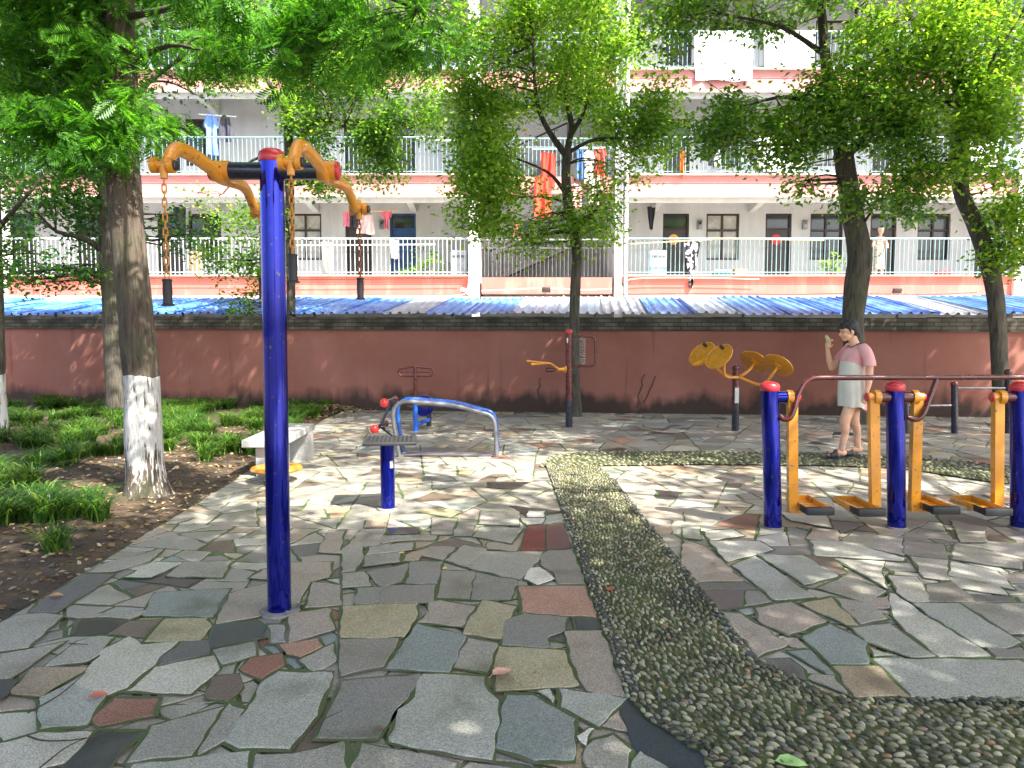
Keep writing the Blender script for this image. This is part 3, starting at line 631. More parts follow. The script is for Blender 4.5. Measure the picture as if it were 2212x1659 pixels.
M['doorp'] = mat('dark_door', (.045, .036, .034), .45, .3, 2)
M['bluedoor'] = mat('blue_door', (.02, .06, .16), .4, .3, 3)
M['dimroom'] = mat('dim_interior', (.03, .03, .03), .9, .2)
bd = thing('dormitory_building', 'pale three storey gallery dormitory with pink balcony bands behind the wall', 'building', (0, FY, 0))
ztop = [3.15, 6.13, 9.18, 12.2, 15.2]; hb = .58
xl1 = FX(1016); xm0 = FX(1040); xm1 = FX(1322); xr0 = FX(1345)
blocks = [(BX0, xl1), (xr0, BX1)]
# back wall with rooms: one mesh with openings made of strips (doors/windows sit in recesses)
doorsR = [1456, 1675, 1899, 2122, 2345]; winsR = [1556, 1778, 2007, 2230]
doorsL = [873, 778, 377, 205, 60, -110]; winsL = [664, 450, 285, 120, -40, -200]
for li in range(4):
    z0 = ztop[li]-.08; z1 = ztop[li+1]-.215
    for (x0, x1), drs, wns in ((blocks[0], doorsL, winsL), (blocks[1], doorsR, winsR)):
        ops = [(IX(d)-.42, IX(d)+.42, z0, z0+2.2, 'd', d) for d in drs]+[(IX(w_)-.53, IX(w_)+.53, z0+.72, z0+2.2, 'w', w_) for w_ in wns]
        ops = sorted([o_ for o_ in ops if o_[0] > x0+.1 and o_[1] < x1-.1]); b = MB(); cur = x0
        for (a0, a1, c0, c1, kd, px) in ops:
            if a0 < cur: continue
            b.box(((cur+a0)/2, IY+.1, (z0+z1)/2), (a0-cur, .2, z1-z0)); b.box(((a0+a1)/2, IY+.1, (c1+z1)/2), (a1-a0, .2, z1-c1))
            if c0 > z0+.01: b.box(((a0+a1)/2, IY+.1, (z0+c0)/2), (a1-a0, .2, c0-z0))
            cur = a1
            xm = (a0+a1)/2; wdt = a1-a0
            if kd == 'w':
                f = MB()
                for xx in (a0+.03, xm, a1-.03): f.box((xx, IY+.10, (c0+c1)/2), (.06, .06, c1-c0))
                for zz in (c0+.03, c0+.95, c1-.03): f.box((xm, IY+.098, zz), (wdt-.01, .055, .06))
                fr = f.build('window', M['woodframe'], bd)
                MB().box((xm, IY+.13, (c0+c1)/2), (wdt-.02, .012, c1-c0-.02)).build('pane', M['glass'] if random.random() < .6 else M['curtain'], fr)
            else:
                blue = (px == 873 and li == 0)
                f = MB()
                for xx in (a0+.03, a1-.03): f.box((xx, IY+.09, (c0+c1)/2), (.06, .1, c1-c0))
                f.box((xm, IY+.088, c1-.03), (wdt, .1, .06)); f.box((xm, IY+.088, c0+1.72), (wdt-.1, .08, .05))
                fr = f.build('door', M['bluedoor'] if blue else M['woodframe'], bd)
                f = MB(); f.box((xm, IY+.12, c0+.85), (wdt-.12, .04, 1.7)); f.box((xm, IY+.098, c0+1.2), (wdt-.3, .012, .7)); f.box((xm, IY+.098, c0+.42), (wdt-.3, .012, .6)); f.build('door_leaf', M['bluedoor'] if blue else M['doorp'], fr)
                MB().box((xm, IY+.13, c0+1.94), (wdt-.12, .01, .4)).build('pane', M['glass'], fr)
                MB().ell((a1-.16, IY+.08, c0+1.0), (.03, .03, .03), n=8).build('handle', M['galv'], fr)
        b.box(((cur+x1)/2, IY+.1, (z0+z1)/2), (x1-cur, .2, z1-z0)); b.build('back_wall', M['bwall'], bd)
    # slabs, pink bands, beams
    for x0, x1 in blocks:
        zt = ztop[li]; b = MB()
        b.box(((x0+x1)/2, (FY+IY)/2+.05, zt-.15), (x1-x0-.02, IY-FY-.1, .14)); b.build('floor_slab', M['ceil'], bd)
        b = MB(); b.box(((x0+x1)/2, FY+.06, zt-.11), (x1-x0, .16, .22)); b.box(((x0+x1)/2, FY+.08, zt-.22-.18), (x1-x0-.04, .16, .36))
        b.build('balcony_band', M['redband'] if li == 0 else M['pink'], bd)
        b = MB(); b.box(((x0+x1)/2, FY-.01, zt+.015), (x1-x0+.02, .26, .03)); b.box(((x0+x1)/2, FY-.0, zt-hb-.03), (x1-x0+.01, .22, .05)); b.build('band_trim', M['cream'], bd)
        if li > 0:
            b = MB(); b.box(((x0+x1)/2, FY+.10, zt-hb-.12), (x1-x0-.05, .12, .16)); b.build('edge_beam', M['ceil'], bd)
            xx = x0+1.2
            while xx < x1:
                b = MB(); b.prism([(xx-.1, FY+.2, zt-.22), (xx-.1, FY+.2, zt-hb-.05), (xx-.1, IY-.01, zt-hb-.25), (xx-.1, IY-.01, zt-.22)], (.2, 0, 0)); b.build('bracket_beam', M['ceil'], bd); xx += 3.13*1
        # railing
        if li < 3:
            b = MB(); zr = zt+1.12; b.tube([(x0+.05, FY+.02, zr), (x1-.05, FY+.02, zr)], .027, 8); b.tube([(x0+.05, FY+.02, zt+.12), (x1-.05, FY+.02, zt+.12)], .014, 6)
            xx = x0+.1
            while xx < x1-.05:
                if -17 < xx < 17: b.tube([(xx, FY+.02, zt+.03), (xx, FY+.02, zr)], .011 if random.random() < .9 else .015, 5, cap=False)
                xx += .132
            b.build('railing', M['rail'] if x0 > 0 or li else M['railw'], bd)
# ground floor wall and ledges
b = MB(); b.box((1, IY-1.0, 1.2), (BX1-BX0, .2, 2.5)); b.build('ground_floor_wall', M['bwall'], bd)
b = MB(); b.box(((BX0+xl1)/2, FY-.12, 2.44), (xl1-BX0, .5, .17)); b.box(((BX1+xr0)/2, FY-.12, 2.44), (BX1-xr0, .5, .17)); b.box(((xm0+xm1)/2, FY+.1, 2.44), (xm1-xm0, .5, .17)); b.build('ledge', M['cream'], bd)
b = MB(); b.box((1, FY-2.3, 2.12), (BX1-BX0, 4.0, .12)); b.build('canopy_slab', M['cream'], bd)
# columns and pipes at the stair bay
for x in (FX(1028), FX(1334)):
    MB().box((x, FY+.16, 7), (.24, .3, 14.2)).build('column', M['bwall'], bd)
for x in (FX(1017), FX(1348)):
    MB().tube([(x, FY-.16, 2.3), (x, FY-.16, 14)], .055, 10).build('drainpipe', M['white'], bd)
for x in (FX(12), FX(2190)):
    MB().box((x, FY+.05, 7), (.34, .36, 14.2)).build('column', M['bwall'], bd)
# stair bay
b = MB(); b.box(((xm0+xm1)/2, IY+1.6, 7), (xm1-xm0+.3, .2, 14.2)); b.build('stair_wall', M['bwall'], bd)
b = MB(); b.box((xm0-.1, FY+1.9, 7), (.12, 3.2, 14.1)); b.box((xm1+.1, FY+1.9, 7), (.12, 3.2, 14.1)); b.build('side_wall', M['bwall'], bd)
for li in range(4):
    zt = ztop[li]; mb = MB(); mb.box(((xm0+xm1)/2, FY+.12, zt-.28), (xm1-xm0-.03, .2, .5)); mb.build('balcony_band', M['redband'] if li == 0 else M['pink'], bd)
    mb = MB(); mb.box(((xm0+xm1)/2, FY+.9, zt-.12), (xm1-xm0-.06, 1.4, .14)); mb.build('landing', M['ceil'], bd)
    if li < 3:
        b = MB(); zr = zt+1.1
        b.tube([(xm0+.02, FY+.1, zr), (xm1-.02, FY+.1, zr)], .025, 8); b.tube([(xm0+.02, FY+.1, zt+.85), (xm1-.02, FY+.1, zt+.85)], .014, 6); xx = xm0+.1
        while xx < xm1: b.tube([(xx, FY+.1, zt), (xx, FY+.1, zr)], .011, 5, cap=False); xx += .12
        b.build('railing', M['rail'] if li else M['galv'], bd)
        b = MB(); b.prism([(xm0+.2, IY+.4, zt-.1), (xm0+.2, IY+.4, zt+.1), (xm1-.4, IY+.4, zt+1.6), (xm1-.4, IY+.4, zt+1.4)], (0, .9, 0)); b.build('stair_flight', M['concrete'], bd)
        b = MB(); b.tube([(xm0+.2, IY+.35, zt+.95), (xm1-.4, IY+.35, zt+2.45)], .03, 8)
        for k in range(9): t = k/8; xx = xm0+.2+(xm1-xm0-.6)*t; b.tube([(xx, IY+.35, zt+.05+1.5*t), (xx, IY+.35, zt+.95+1.5*t)], .012, 5)
        b.build('stair_rail', M['woodframe'], bd)
MB().box((1, FY+3.5, 15), (BX1-BX0, 9, .3)).build('roof', M['concrete'], bd)
# meter boxes by the doors
for px in (1506, 1730, 1950):
    x = IX(px); b = MB(); b.box((x, IY-.05, ztop[0]+1.75), (.16, .1, .28), bev=.01); b.box((x, IY-.105, ztop[0]+1.8), (.08, .01, .08), mi=1)
    b.build('meter_box', [M['galv'], M['glass']], bd)
x = IX(829); b = MB(); b.box((x, IY-.05, ztop[0]+1.75), (.16, .1, .28), bev=.01); b.box((x, IY-.105, ztop[0]+1.8), (.08, .01, .08), mi=1); b.build('meter_box', [M['galv'], M['glass']], bd)
# floodlights and camera on the bands
for px, py, lb in ((1180, 626, 'small black floodlight on the red band of the stair bay'), (1938, 628, 'small black floodlight on the red band right of the thick tree trunk')):
    q = U(px, py, FY-.2); t = thing('floodlight', lb, 'light', q, 'floodlights on the balcony band')
    MB().box(q, (.26, .08, .15), Matrix.Rotation(.5, 3, 'X'), bev=.01).build('housing', M['rubber'], t)
    MB().tube([q+Vector((0, .03, 0)), q+Vector((0, .22, -.06))], .015, 6).build('bracket', M['rubber'], t)
q = U(1005, 627, FY-.3); t = thing('security_camera', 'white bullet camera on the band corner by the drainpipe', 'camera', q)
MB().tube([q+Vector((-.12, -.1, .03)), q+Vector((.12, .05, -.02))], .05, 12).build('body', M['white'], t); MB().tube([q, q+Vector((.05, .15, -.12)), q+Vector((.08, .28, -.12))], .018, 8).build('bracket', M['white'], t)

# cables and a conduit clipped along the lowest band
def cable(pts, r=.012, mname='white'):
    MB().tube(catmull([U(x, y, FY-.12-d) for x, y, d in pts], 5), r, 6).build('cable', M[mname], bd)
cable([(1040, 628, 0), (1090, 626, 0), (1180, 622, .02), (1250, 626, 0), (1322, 624, 0)]); cable([(860, 640, .2), (930, 641, .2), (1000, 636, .2), (1012, 615, .1), (1018, 560, .05)], .014)
cable([(1350, 640, .2), (1352, 615, .1), (1372, 602, .05), (1500, 600, .05), (1640, 603, .05)], .012); cable([(1345, 636, .2), (1500, 634, .2), (1700, 636, .2), (1820, 634, .2), (2000, 636, .2), (2110, 632, .2)], .012, 'rubber')
cable([(20, 602, .05), (200, 604, .05), (420, 600, .05), (640, 604, .05), (1000, 601, .05)], .01, 'rubber')
# ================================================================ FITNESS MACHINES
def cap_on(b_top, r, mname, parent, nm='cap'):
    x, y, z = b_top
    return MB().lathe((x, y, z-.035), (0, 0, 1), [(r*1.06, 0), (r*1.1, .006), (r*1.1, .034), (r*1.0, .052), (r*.7, .066), (r*.3, .072), (.001, .073)], 24).build(nm, M[mname], parent, ang=50)
def foot(c, r, parent):
    MB().lathe((c.x, c.y, 0.0), (0, 0, 1), [(r*1.75, 0), (r*1.7, .012), (r*1.3, .015), (r*1.05, .016), (.001, .017)], 20).build('footing', M['concrete'], parent, ang=30)
def post(c, top, r, mname, parent, nm='post', n=28):
    return MB().tube([Vector(c), Vector(top)], r, n).build(nm, M[mname], parent)
# ---- tall three-way pull machine
c = G(604, 1322); Yp = c.y
tp = U(587, 336, Yp); t = thing('pull_trainer', 'tall shiny blue pole with two yellow rocker arms and hanging chain grips', 'exercise machine', c)
r0 = .0635
post(c, tp, r0, 'blue', t, 'pole', 40)
cap_on(tp, r0, 'red', t)
foot(c, r0, t)
for a_ in (.4, 1.7, 4.0, 5.4):
    MB().lathe((c.x+math.cos(a_)*.1, c.y+math.sin(a_)*.1, .02), (0, 0, 1), [(.012, 0), (.012, .012), (.006, .016), (.001, .017)], 6).build('bolt', M['galv'], t)
pl = U(477, 372, Yp); pr = U(706, 367, Yp); zc = (pl.z+pr.z)/2; pl.z = pr.z = zc
MB().tube([pl, pr], .0455, 28).build('cross_bar', M['dark'], t)
def link_chain(a, b, mname, parent, pitch=.032):
    mb = MB(); L = (b-a).length; k = int(L/pitch); d = (b-a).normalized()
    for i in range(k):
        q = a+d*(L*(i+.5)/k); s = Vector((1, 0, 0)) if i % 2 else Vector((0, 1, 0)); s = Matrix.Rotation(.5, 3, 'Z') @ s
        h = .021; w_ = .0095; pts = []
        for j in range(13):
            an = 2*math.pi*j/12; pts.append(q+s*math.cos(an)*w_+d*(math.sin(an)*w_+(h-w_)*(1 if math.sin(an) > 0 else -1)*min(1, abs(math.sin(an))*3)))
        mb.tube(pts, .0036, 6, cap=False)
    return mb.build('chain', M[mname], parent)
def rocker(P, front, back, zpk_f, mname, ch, skipback=False):
    # P pivot, front/back hubs
    pf = P.lerp(front, .58); pf.z = zpk_f; pb = P.lerp(back, .55); pb.z = P.z-.02
    pts = catmull([front+Vector((0, .02, .0)), front.lerp(pf, .45)+Vector((0, 0, .045)), pf, P.lerp(pf, .4)+Vector((0, 0, -.01)), P+Vector((0, 0, -.035)), pb, back.lerp(pb, .35)+Vector((0, 0, -.03)), back+Vector((0, 0, .03))], 5)
    MB().tube(pts, [.03, .034, .036, .037, .034, .032, .03, .028], 18, flat=(1.05, .8)).build('rocker_arm', M['yellow'], t)
rock = [(pl, U(353, 357, Yp*.875), U(563, 458, Yp*1.15), U(440, 332, Yp*.93).z), (pr, U(628, 350, Yp*.875), U(776, 452, Yp*1.15), U(670, 330, Yp*.94).z)]
for idx, (P, fr, bk, zp) in enumerate(rock):
    rocker(P, fr, bk, zp, 'yellow', None)
    MB().tube([P+Vector((-.045, 0, 0)), P+Vector((.05, 0, 0))], .053, 24).build('collar', M['yellow'], t)
    e = P+Vector((.05 if idx else -.045, 0, 0)); sg = 1 if idx else -1
    MB().lathe(e, (sg, -.0, 0), [(.05, 0), (.048, .012), (.03, .022), (.001, .026)], 20).build('end_cap', M['red'], t)
    for hub, isf in ((fr, 1), (bk, 0)):
        hb_ = MB(); hb_.tube([hub+Vector((-.055, 0, 0)), hub+Vector((-.03, 0, 0))], .036, 18); hb_.tube([hub+Vector((.025, 0, 0)), hub+Vector((.05, 0, 0))], .036, 18)
        hb_.tube([hub+Vector((-.06, 0, 0)), hub+Vector((.06, 0, 0))], .02, 14); hb_.tube([hub, hub+Vector((0, 0, -.06))], [.022, .017], 12)
        hub_o = hb_.build('clevis', M['yellow'], t)
        MB().lathe(hub+Vector((.05, 0, 0)), (1, -.2, 0), [(.024, 0), (.023, .01), (.014, .015), (.001, .016)], 16).build('bolt_cap', M['rubber'], hub_o)
        if isf: y_top, y_bot = ((603, 661), (549, 611))[idx]
        else: y_top, y_bot = (600, 647), (600, 647); y_top, y_bot = 600, 647
        zt_ = U(CX, y_top, hub.y).z; zb_ = U(CX, y_bot, hub.y).z
        q = hub+Vector((0, 0, 0)); ct_ = Vector((q.x, q.y, q.z-.055)); cb = Vector((q.x, q.y, zt_))
        link_chain(ct_, cb, 'chain' if isf else 'rusty_chain', t)
        g = (zt_-zb_)
        MB().lathe((q.x, q.y, zb_), (0, 0, 1), [(.012, -.002), (.031, 0), (.031, .004), (.022, .012), (.0205, .03), (.0225, g*.5), (.0205, g-.012), (.024, g-.004), (.022, g), (.006, g+.001)], 20).build('grip', M['rubber'], t, ang=35)
# ---- air walkers at the right
p1 = G(1670, 1140); Yw = p1.y; X1 = p1.x; X2 = G(1937, 1140).x; X3 = G(2203, 1140).x; sp = X2-X1
t = thing('air_walker', 'long double air walker with blue posts, maroon rail and yellow foot swings', 'exercise machine', (X2, Yw, 0))
rp_ = .068
tops = []
ztop_w = U(1663, 834, Yw).z
for i, X in enumerate((X1, X2, X3, X3+sp)):
    top = Vector((X+(U(1663, 834, Yw).x-X1), Yw, ztop_w)); tops.append(top)
    post((X, Yw, 0), top, rp_, 'blue', t); cap_on(top, rp_, 'red', t); foot(Vector((X, Yw, 0)), rp_*.7, t)
    lx = lambda z, X=X, top=top: X+(top.x-X)*z/top.z
    zp = U(1700, 858, Yw).z
    for sg in (-1, 1):
        if (i == 0 and sg < 0): continue
        xa = lx(zp)
        MB().tube([(xa+sg*.05, Yw, zp), (xa+sg*.125, Yw, zp)], .045, 20).build('pivot_housing', M['maroon'] if (i != 0) else M['blue'], t)
        hub0 = xa+sg*.125; hub1 = xa+sg*.215
        w_ = MB(); w_.tube([(hub0, Yw, zp), (hub0+sg*.045, Yw, zp)], .056, 20); w_.tube([(hub0+sg*.04, Yw, zp), (hub1-.0, Yw, zp)], .036, 18)
        lg = w_.build('swing_hub', M['yellow'], t)
        MB().lathe((hub1, Yw, zp), (sg, 0, 0), [(.037, 0), (.036, .01), (.024, .018), (.001, .021)], 18).build('end_cap', M['red'], lg)
        xl = hub0+sg*.045; ph = {(0, 1): .02, (1, -1): -.02, (1, 1): .05, (2, -1): .0, (2, 1): .03, (3, -1): 0}.get((i, sg), 0)
        zb = .165
        w_ = MB(); w_.prism([(xl-.036, Yw-.028, zp), (xl+.036, Yw-.028, zp), (xl+.036, Yw+.03, zp), (xl-.036, Yw+.03, zp)], (.035, ph, zb-zp-.02)); xl += .035; w_.build('swing_leg', M['yellow'], t)
        # foot plate: shallow tray pointing towards the camera
        yc = Yw+ph; x0 = xl-sg*.03; x1 = xl+sg*.2
        # plate sits on inner side of the leg
        xa_, xb_ = (x0, x0+sg*.19)
        xm = (xa_+xb_)/2+sg*.035; wpl = .19; L0, L1 = yc-.20, yc+.26
        w_ = MB(); w_.box((xm+sg*.03, (L0+L1)/2, zb-.008), (wpl, L1-L0, .012))
        for sx_ in (-1, 1): w_.box((xm+sg*.03+sx_*(wpl/2-.008), (L0+L1)/2, zb+.016), (.014, L1-L0-.004, .042), bev=.003)
        w_.box((xm+sg*.03, L1-.008, zb+.016), (wpl-.034, .014, .042)); w_.box((xm-sg*.06, yc, zb-.03), (.15, .07, .035))
        for k in range(5): w_.box((xm+sg*.03, L0+.08+k*.07, zb+.001), (wpl-.05, .008, .008))
        fp = w_.build('foot_plate', M['yellow'], t)
        w_ = MB(); w_.box((xm+sg*.03, L0-.004, zb+.012), (wpl+.024, .05, .062), bev=.012)
        for sx_ in (-1, 1): w_.box((xm+sg*.03+sx_*(wpl/2+.002), L0+.065, zb+.012), (.02, .12, .05), bev=.006)
        w_.build('bumper', M['rubber'], fp)
zr = U(1800, 816, Yw).z; rr_ = .021
xs = X1+.05
def rail(x_st, sgn, x_end, parent):
    z0 = U(1700, 900, Yw).z
    zz = lambda y_: U(1700, y_, Yw).z
    pts = [(x_st-.02, Yw-.03, zz(897)), (x_st+.005, Yw-.05, zz(904)), (x_st+.05, Yw-.06, zz(900)), (x_st+.085, Yw-.05, zz(880)), (x_st+.115, Yw-.03, zz(852)), (x_st+.165, Yw-.01, zz(829)), (x_st+.23, Yw, zz(818)), (x_st+.32, Yw, zr)]
    q = catmull(pts, 6)+[Vector((x_end, Yw, zr+.006))]
    MB().tube(q, rr_, 16).build('hand_rail', M['maroon'], parent)
rail(X1+.04, 1, X3+sp-.3, t)
z0 = U(1700, 900, Yw).z
for X in (X2, X3):
    MB().tube(catmull([(X+.03, Yw-.04, z0), (X+.10, Yw-.05, z0-.015), (X+.15, Yw-.045, z0+.03), (X+.20, Yw-.02, z0+.13), (X+.265, Yw, zr-.012)], 6), rr_, 14).build('rail_brace', M['maroon'], t)
# ---- stepped bars behind the walkers
Yb = G(2062, 936).y; t = thing('stepped_bars', 'row of stepped push-up bars on dark posts with red caps by the far wall', 'exercise machine', (G(2062, 936).x, Yb, 0))
tp_ = []
for px, topy in ((1957, 866), (2062, 828), (2178, 802), (2300, 790)):
    q = U(px, topy, Yb); q0 = Vector((U(px, 936, Yb).x, Yb, 0)); post(q0, q, .048, 'dark', t); cap_on(q, .05, 'maroon', t); tp_.append(q)
for i in range(3):
    a, b = tp_[i], tp_[i+1]; z = a.z-.07
    MB().tube([(a.x, Yb, z), (b.x, Yb, z)], .017, 12).build('bar', M['galv'], t)
# ---- four tai chi wheels
c = G(1588, 930); Y = c.y; top = U(1590, 793, Y); t = thing('tai_chi_wheels', 'dark post carrying four tilted yellow hand wheels before the red wall', 'exercise machine', c)
post(c, top, .052, 'maroon', t); cap_on(top, .053, 'maroon', t)
zs = .42; MB().tube([(c.x, c.y, .0), (c.x, c.y, zs)], .054, 20).build('post_sleeve', M['dark'], t)
z_a, z_b = U(CX, 870, Y).z, U(CX, 837, Y).z
st_v = []
MB().prism([(c.x-.03, c.y-.056, z_a), (c.x+.03, c.y-.056, z_a), (c.x+.03, c.y-.053, z_b), (c.x-.03, c.y-.053, z_b)], (0, .004, 0)).build('label_plate', M['sticker'], t)
hubp = U(1592, 815, Y)+Vector((0, -.06, 0))
def wheel(cen, nrm, joint, mid):
    nrm = Vector(nrm).normalized(); r = .235
    w_ = MB().lathe(cen, nrm, [(.03, -.035), (.05, -.03), (.07, -.012), (r*.95, -.006), (r, 0), (r, .014), (r*.96, .022), (r*.9, .008), (.09, .006), (.06, .012), (.02, .012), (.001, .012)], 40).build('wheel', M['yellow'], t, ang=35)
    q = nrm.to_track_quat('Z', 'Y'); kp = cen+q @ Vector((.0, .15, .01))
    MB().lathe(kp, nrm, [(.018, 0), (.026, .02), (.028, .06), (.02, .075), (.001, .078)], 14).build('knob', M['rubber'], w_)
    MB().tube(catmull([cen-nrm*.03, cen-nrm*.14, Vector(mid), Vector(joint)], 6), [.021, .024, .026], 12).build('wheel_arm', M['yellow'], t)
wheel(U(1517, 765, Y+.26), (-.66, -.42, .62), hubp+Vector((-.02, .08, 0)), hubp+Vector((-.22, .16, .07)))
wheel(U(1553, 771, Y-.22), (-.66, -.42, .62), hubp, hubp+Vector((-.22, -.08, .03)))
wheel(U(1630, 782, Y+.26), (.56, .45, .68), hubp+Vector((.02, .08, 0)), hubp+Vector((.14, .18, .04)))
wheel(U(1680, 790, Y-.22), (.56, .45, .68), hubp+Vector((.02, 0, 0)), hubp+Vector((.32, -.12, -.10)))
# ---- back massager post
c = G(1229, 922); Y = c.y; top = U(1229, 716, Y); t = thing('back_massager', 'maroon and blue post with roller frame and yellow handles beside the thin tree', 'exercise machine', c)
zsplit = U(1229, 865, Y).z
post(c+Vector((0, 0, zsplit)), top, .055, 'maroon', t); MB().tube([c, c+Vector((0, 0, zsplit))], .0565, 24).build('post_base', M['dark'], t); cap_on(top, .056, 'red', t)
MB().box((c.x-.035, c.y-.047, top.z-.14), (.02, .012, .08), bev=.002).build('label_plate', M['sticker'], t)
fa_ = U(1236, 727, Y); fb_ = U(1285, 791, Y); fx0 = c.x+.04
MB().tube(catmull([(fx0, Y, fa_.z), (fb_.x-.1, Y, fa_.z), (fb_.x-.03, Y, fa_.z-.01), (fb_.x, Y, fa_.z-.06), (fb_.x, Y, (fa_.z+fb_.z)/2), (fb_.x, Y, fb_.z+.06), (fb_.x-.03, Y, fb_.z+.01), (fb_.x-.1, Y, fb_.z), (fx0, Y, fb_.z)], 5), .016, 12).build('roller_frame', M['maroon'], t)
rx = U(1258, 760, Y).x; w_ = MB(); w_.tube([(rx, Y, fb_.z), (rx, Y, fa_.z)], .012, 8); k = 11
for i in range(k): 
    z = fb_.z+.04+(fa_.z-fb_.z-.08)*i/(k-1)
    for j in range(9): a_ = j*2*math.pi/9+i*.35; w_.ell((rx+math.cos(a_)*.034, Y+math.sin(a_)*.034, z), (.019, .019, .019), n=8)
w_.build('massage_roller', mat('worn_roller', (.14, .05, .04), .3, .8, 60, col2=(.5, .4, .35)), t)
hb_ = U(1216, 798, Y); MB().lathe((c.x-.05, Y-.02, hb_.z), (-1, -.1, 0), [(.055, 0), (.058, .012), (.035, .03), (.028, .09), (.03, .14), (.001, .145)], 18).build('hub', M['yellow'], t)
for dy, (ex, ey) in ((.08, (1140, 780)), (-.12, (1150, 787))):
    e = U(ex, ey, Y+dy); m_ = U(1188, 785, Y+dy)
    g_ = MB().tube(catmull([(hb_.x-.04, Y-.02, hb_.z), U(1200, 793, Y+dy*.6), m_, e.lerp(m_, .5), e], 5), .0165, 12).build('handle', M['yellow'], t); MB().ell(e, (.03, .022, .024)).build('handle_end', M['yellow'], g_)
MB().tube([hb_, U(1186, 799, Y-.03)], .012, 8).build('roller_axle', M['galv'], t)
MB().lathe(U(1184, 799, Y-.04), (-1, -.3, 0), [(.03, -.1), (.034, -.09), (.036, .02), (.028, .035), (.001, .036)], 16).build('vibration_roller', M['maroon'], t)
# ---- bicycle trainer with the T handle
c = G(898, 931); Y = c.y; t = thing('pedal_trainer', 'small pedal exercise bike with maroon T shaped handle near the wall', 'exercise machine', c)
zt_ = U(898, 793, Y).z; zm = U(898, 868, Y).z
MB().tube([c, c+Vector((0, 0, zm))], .042, 20).build('post', M['bright_blue'], t); MB().tube([c+Vector((0, 0, zm)), c+Vector((0, 0, zt_))], .028, 18).build('handle_stem', M['maroon'], t)
a_ = U(860, 795, Y); b_ = U(936, 812, Y); xl_, xr_ = a_.x, b_.x; zu, zl = a_.z, b_.z; xc = c.x
for s, xe in ((-1, xl_), (1, xr_)):
    MB().tube(catmull([(xc+s*.02, Y, zu+.02), (xe-s*.1, Y, zu), (xe-s*.03, Y, zu-.01), (xe, Y, (zu+zl)/2), (xe-s*.03, Y, zl+.01), (xe-s*.1, Y, zl), (xc+s*.02, Y, zl)], 5), .017, 10).build('handle_loop', M['maroon'], t)
MB().tube([(xl_+.03, Y, (zu+zl)/2), (xr_-.03, Y, (zu+zl)/2)], .011, 8).build('handle_bar', M['maroon'], t)
hx = U(917, 885, Y).x; zb = .38
MB().lathe((hx-.02, Y+.12, zb), (0, -1, 0), [(.001, -.03), (.15, -.03), (.165, 0), (.165, .05), (.15, .075), (.001, .08)], 32).build('wheel_cover', M['blue'], t)
MB().tube([(hx-.17, Y-.02, zb+.02), (hx+.17, Y-.02, zb-.0)], .018, 8).build('crank', M['rubber'], t)
for s in (-1, 1): MB().box((hx+s*.21, Y-.05, zb), (.11, .09, .03), bev=.006).build('pedal', M['rubber'], t)
sx_ = hx+.05; MB().tube([(hx, Y+.6, 0), (hx, Y+.6, .42)], .04, 14).build('seat_post', M['dark'], t)
MB().lathe((hx, Y+.6, .42), (0, 0, 1), [(.02, 0), (.15, .01), (.165, .03), (.15, .045), (.001, .05)], 24).build('seat', M['rubber'], t)
MB().tube([(xc, Y, .1), (hx, Y+.6, .1)], .035, 12).build('base_tube', M['bright_blue'], t)
# ---- sit-up bench
cr_ = G(1071, 987); Y = cr_.y; t = thing('sit_up_bench', 'sloping blue slatted sit-up bench with red ended foot rollers', 'exercise machine', (U(960, 987, Y).x, Y, 0))
dyb = .36; tubes = [Y, Y+dyb]
def pX(px): return U(px, 900, Y).x
zL = U(CX, 868, Y).z; zR = U(CX, 891, Y).z
for yy in tubes:
    o_ = 0.0
    pts = [(pX(862)-0, yy, 0), (pX(853), yy, .3), (pX(849), yy, zL-.17), (pX(854), yy, zL-.06), (pX(872), yy, zL+.0), (pX(900), yy, zL-.005), (pX(980), yy, (zL+zR)/2+.02), (pX(1035), yy, zR+.005), (pX(1058), yy, zR-.035), (pX(1068), yy, zR-.12), (pX(1071), yy, .25), (pX(1073), yy, 0)]
    P = [Vector(p) for p in pts]; q = [P[0]]+catmull(P[1:-1], 5)+[P[-1]]
    MB().tube(q, .026, 16).build('side_tube', M['galv'] if yy == Y else M['bright_blue'], t)
x0, x1 = pX(900), pX(1035)
for i in range(9):
    f = i/8; yy = Y+.045+(dyb-.09)*f
    MB().tube([(x0-.08, yy, zL+.012), (x1+.02, yy, zR+.018)], .019, 10).build('slat', M['bright_blue'], t)
for xx, zz in ((x0-.02, zL-.01), (x1-.03, zR-.005)): MB().tube([(xx, Y, zz), (xx, Y+dyb, zz)], .018, 10).build('cross_tube', M['dark'], t)
xa, za = pX(833), U(CX, 869, Y).z; xb, zb = pX(811), U(CX, 925, Y).z
for (xx, zz) in ((xa, za), (xb, zb)):
    MB().tube([(xx, Y-.06, zz), (xx+.05, Y+dyb+.1, zz)], .028, 14).build('roller_bar', M['dark'], t)
    for yy in (Y-.08, Y+dyb+.08): MB().ell((xx+(.05 if yy > Y else 0), yy, zz), (.055, .06, .055) if yy < Y else (.042, .05, .042), n=18).build('roller_end', M['bright_red'] if yy < Y else M['maroon'], t)
ym = Y+dyb/2; b = MB(); b.tube([(pX(875), ym, zL-.03), (xa+.03, ym, za-.02), (xb+.03, ym, zb), (pX(850), ym, .22)], .021, 10); b.tube([(xb+.03, ym, zb), (pX(845), ym, zb-.12), (pX(866), ym, .05)], .021, 10)
b.build('foot_frame', M['dark'], t); MB().tube([(pX(862), Y, .06), (pX(862), Y+dyb, .06)], .02, 10).build('base_tube', M['dark'], t)
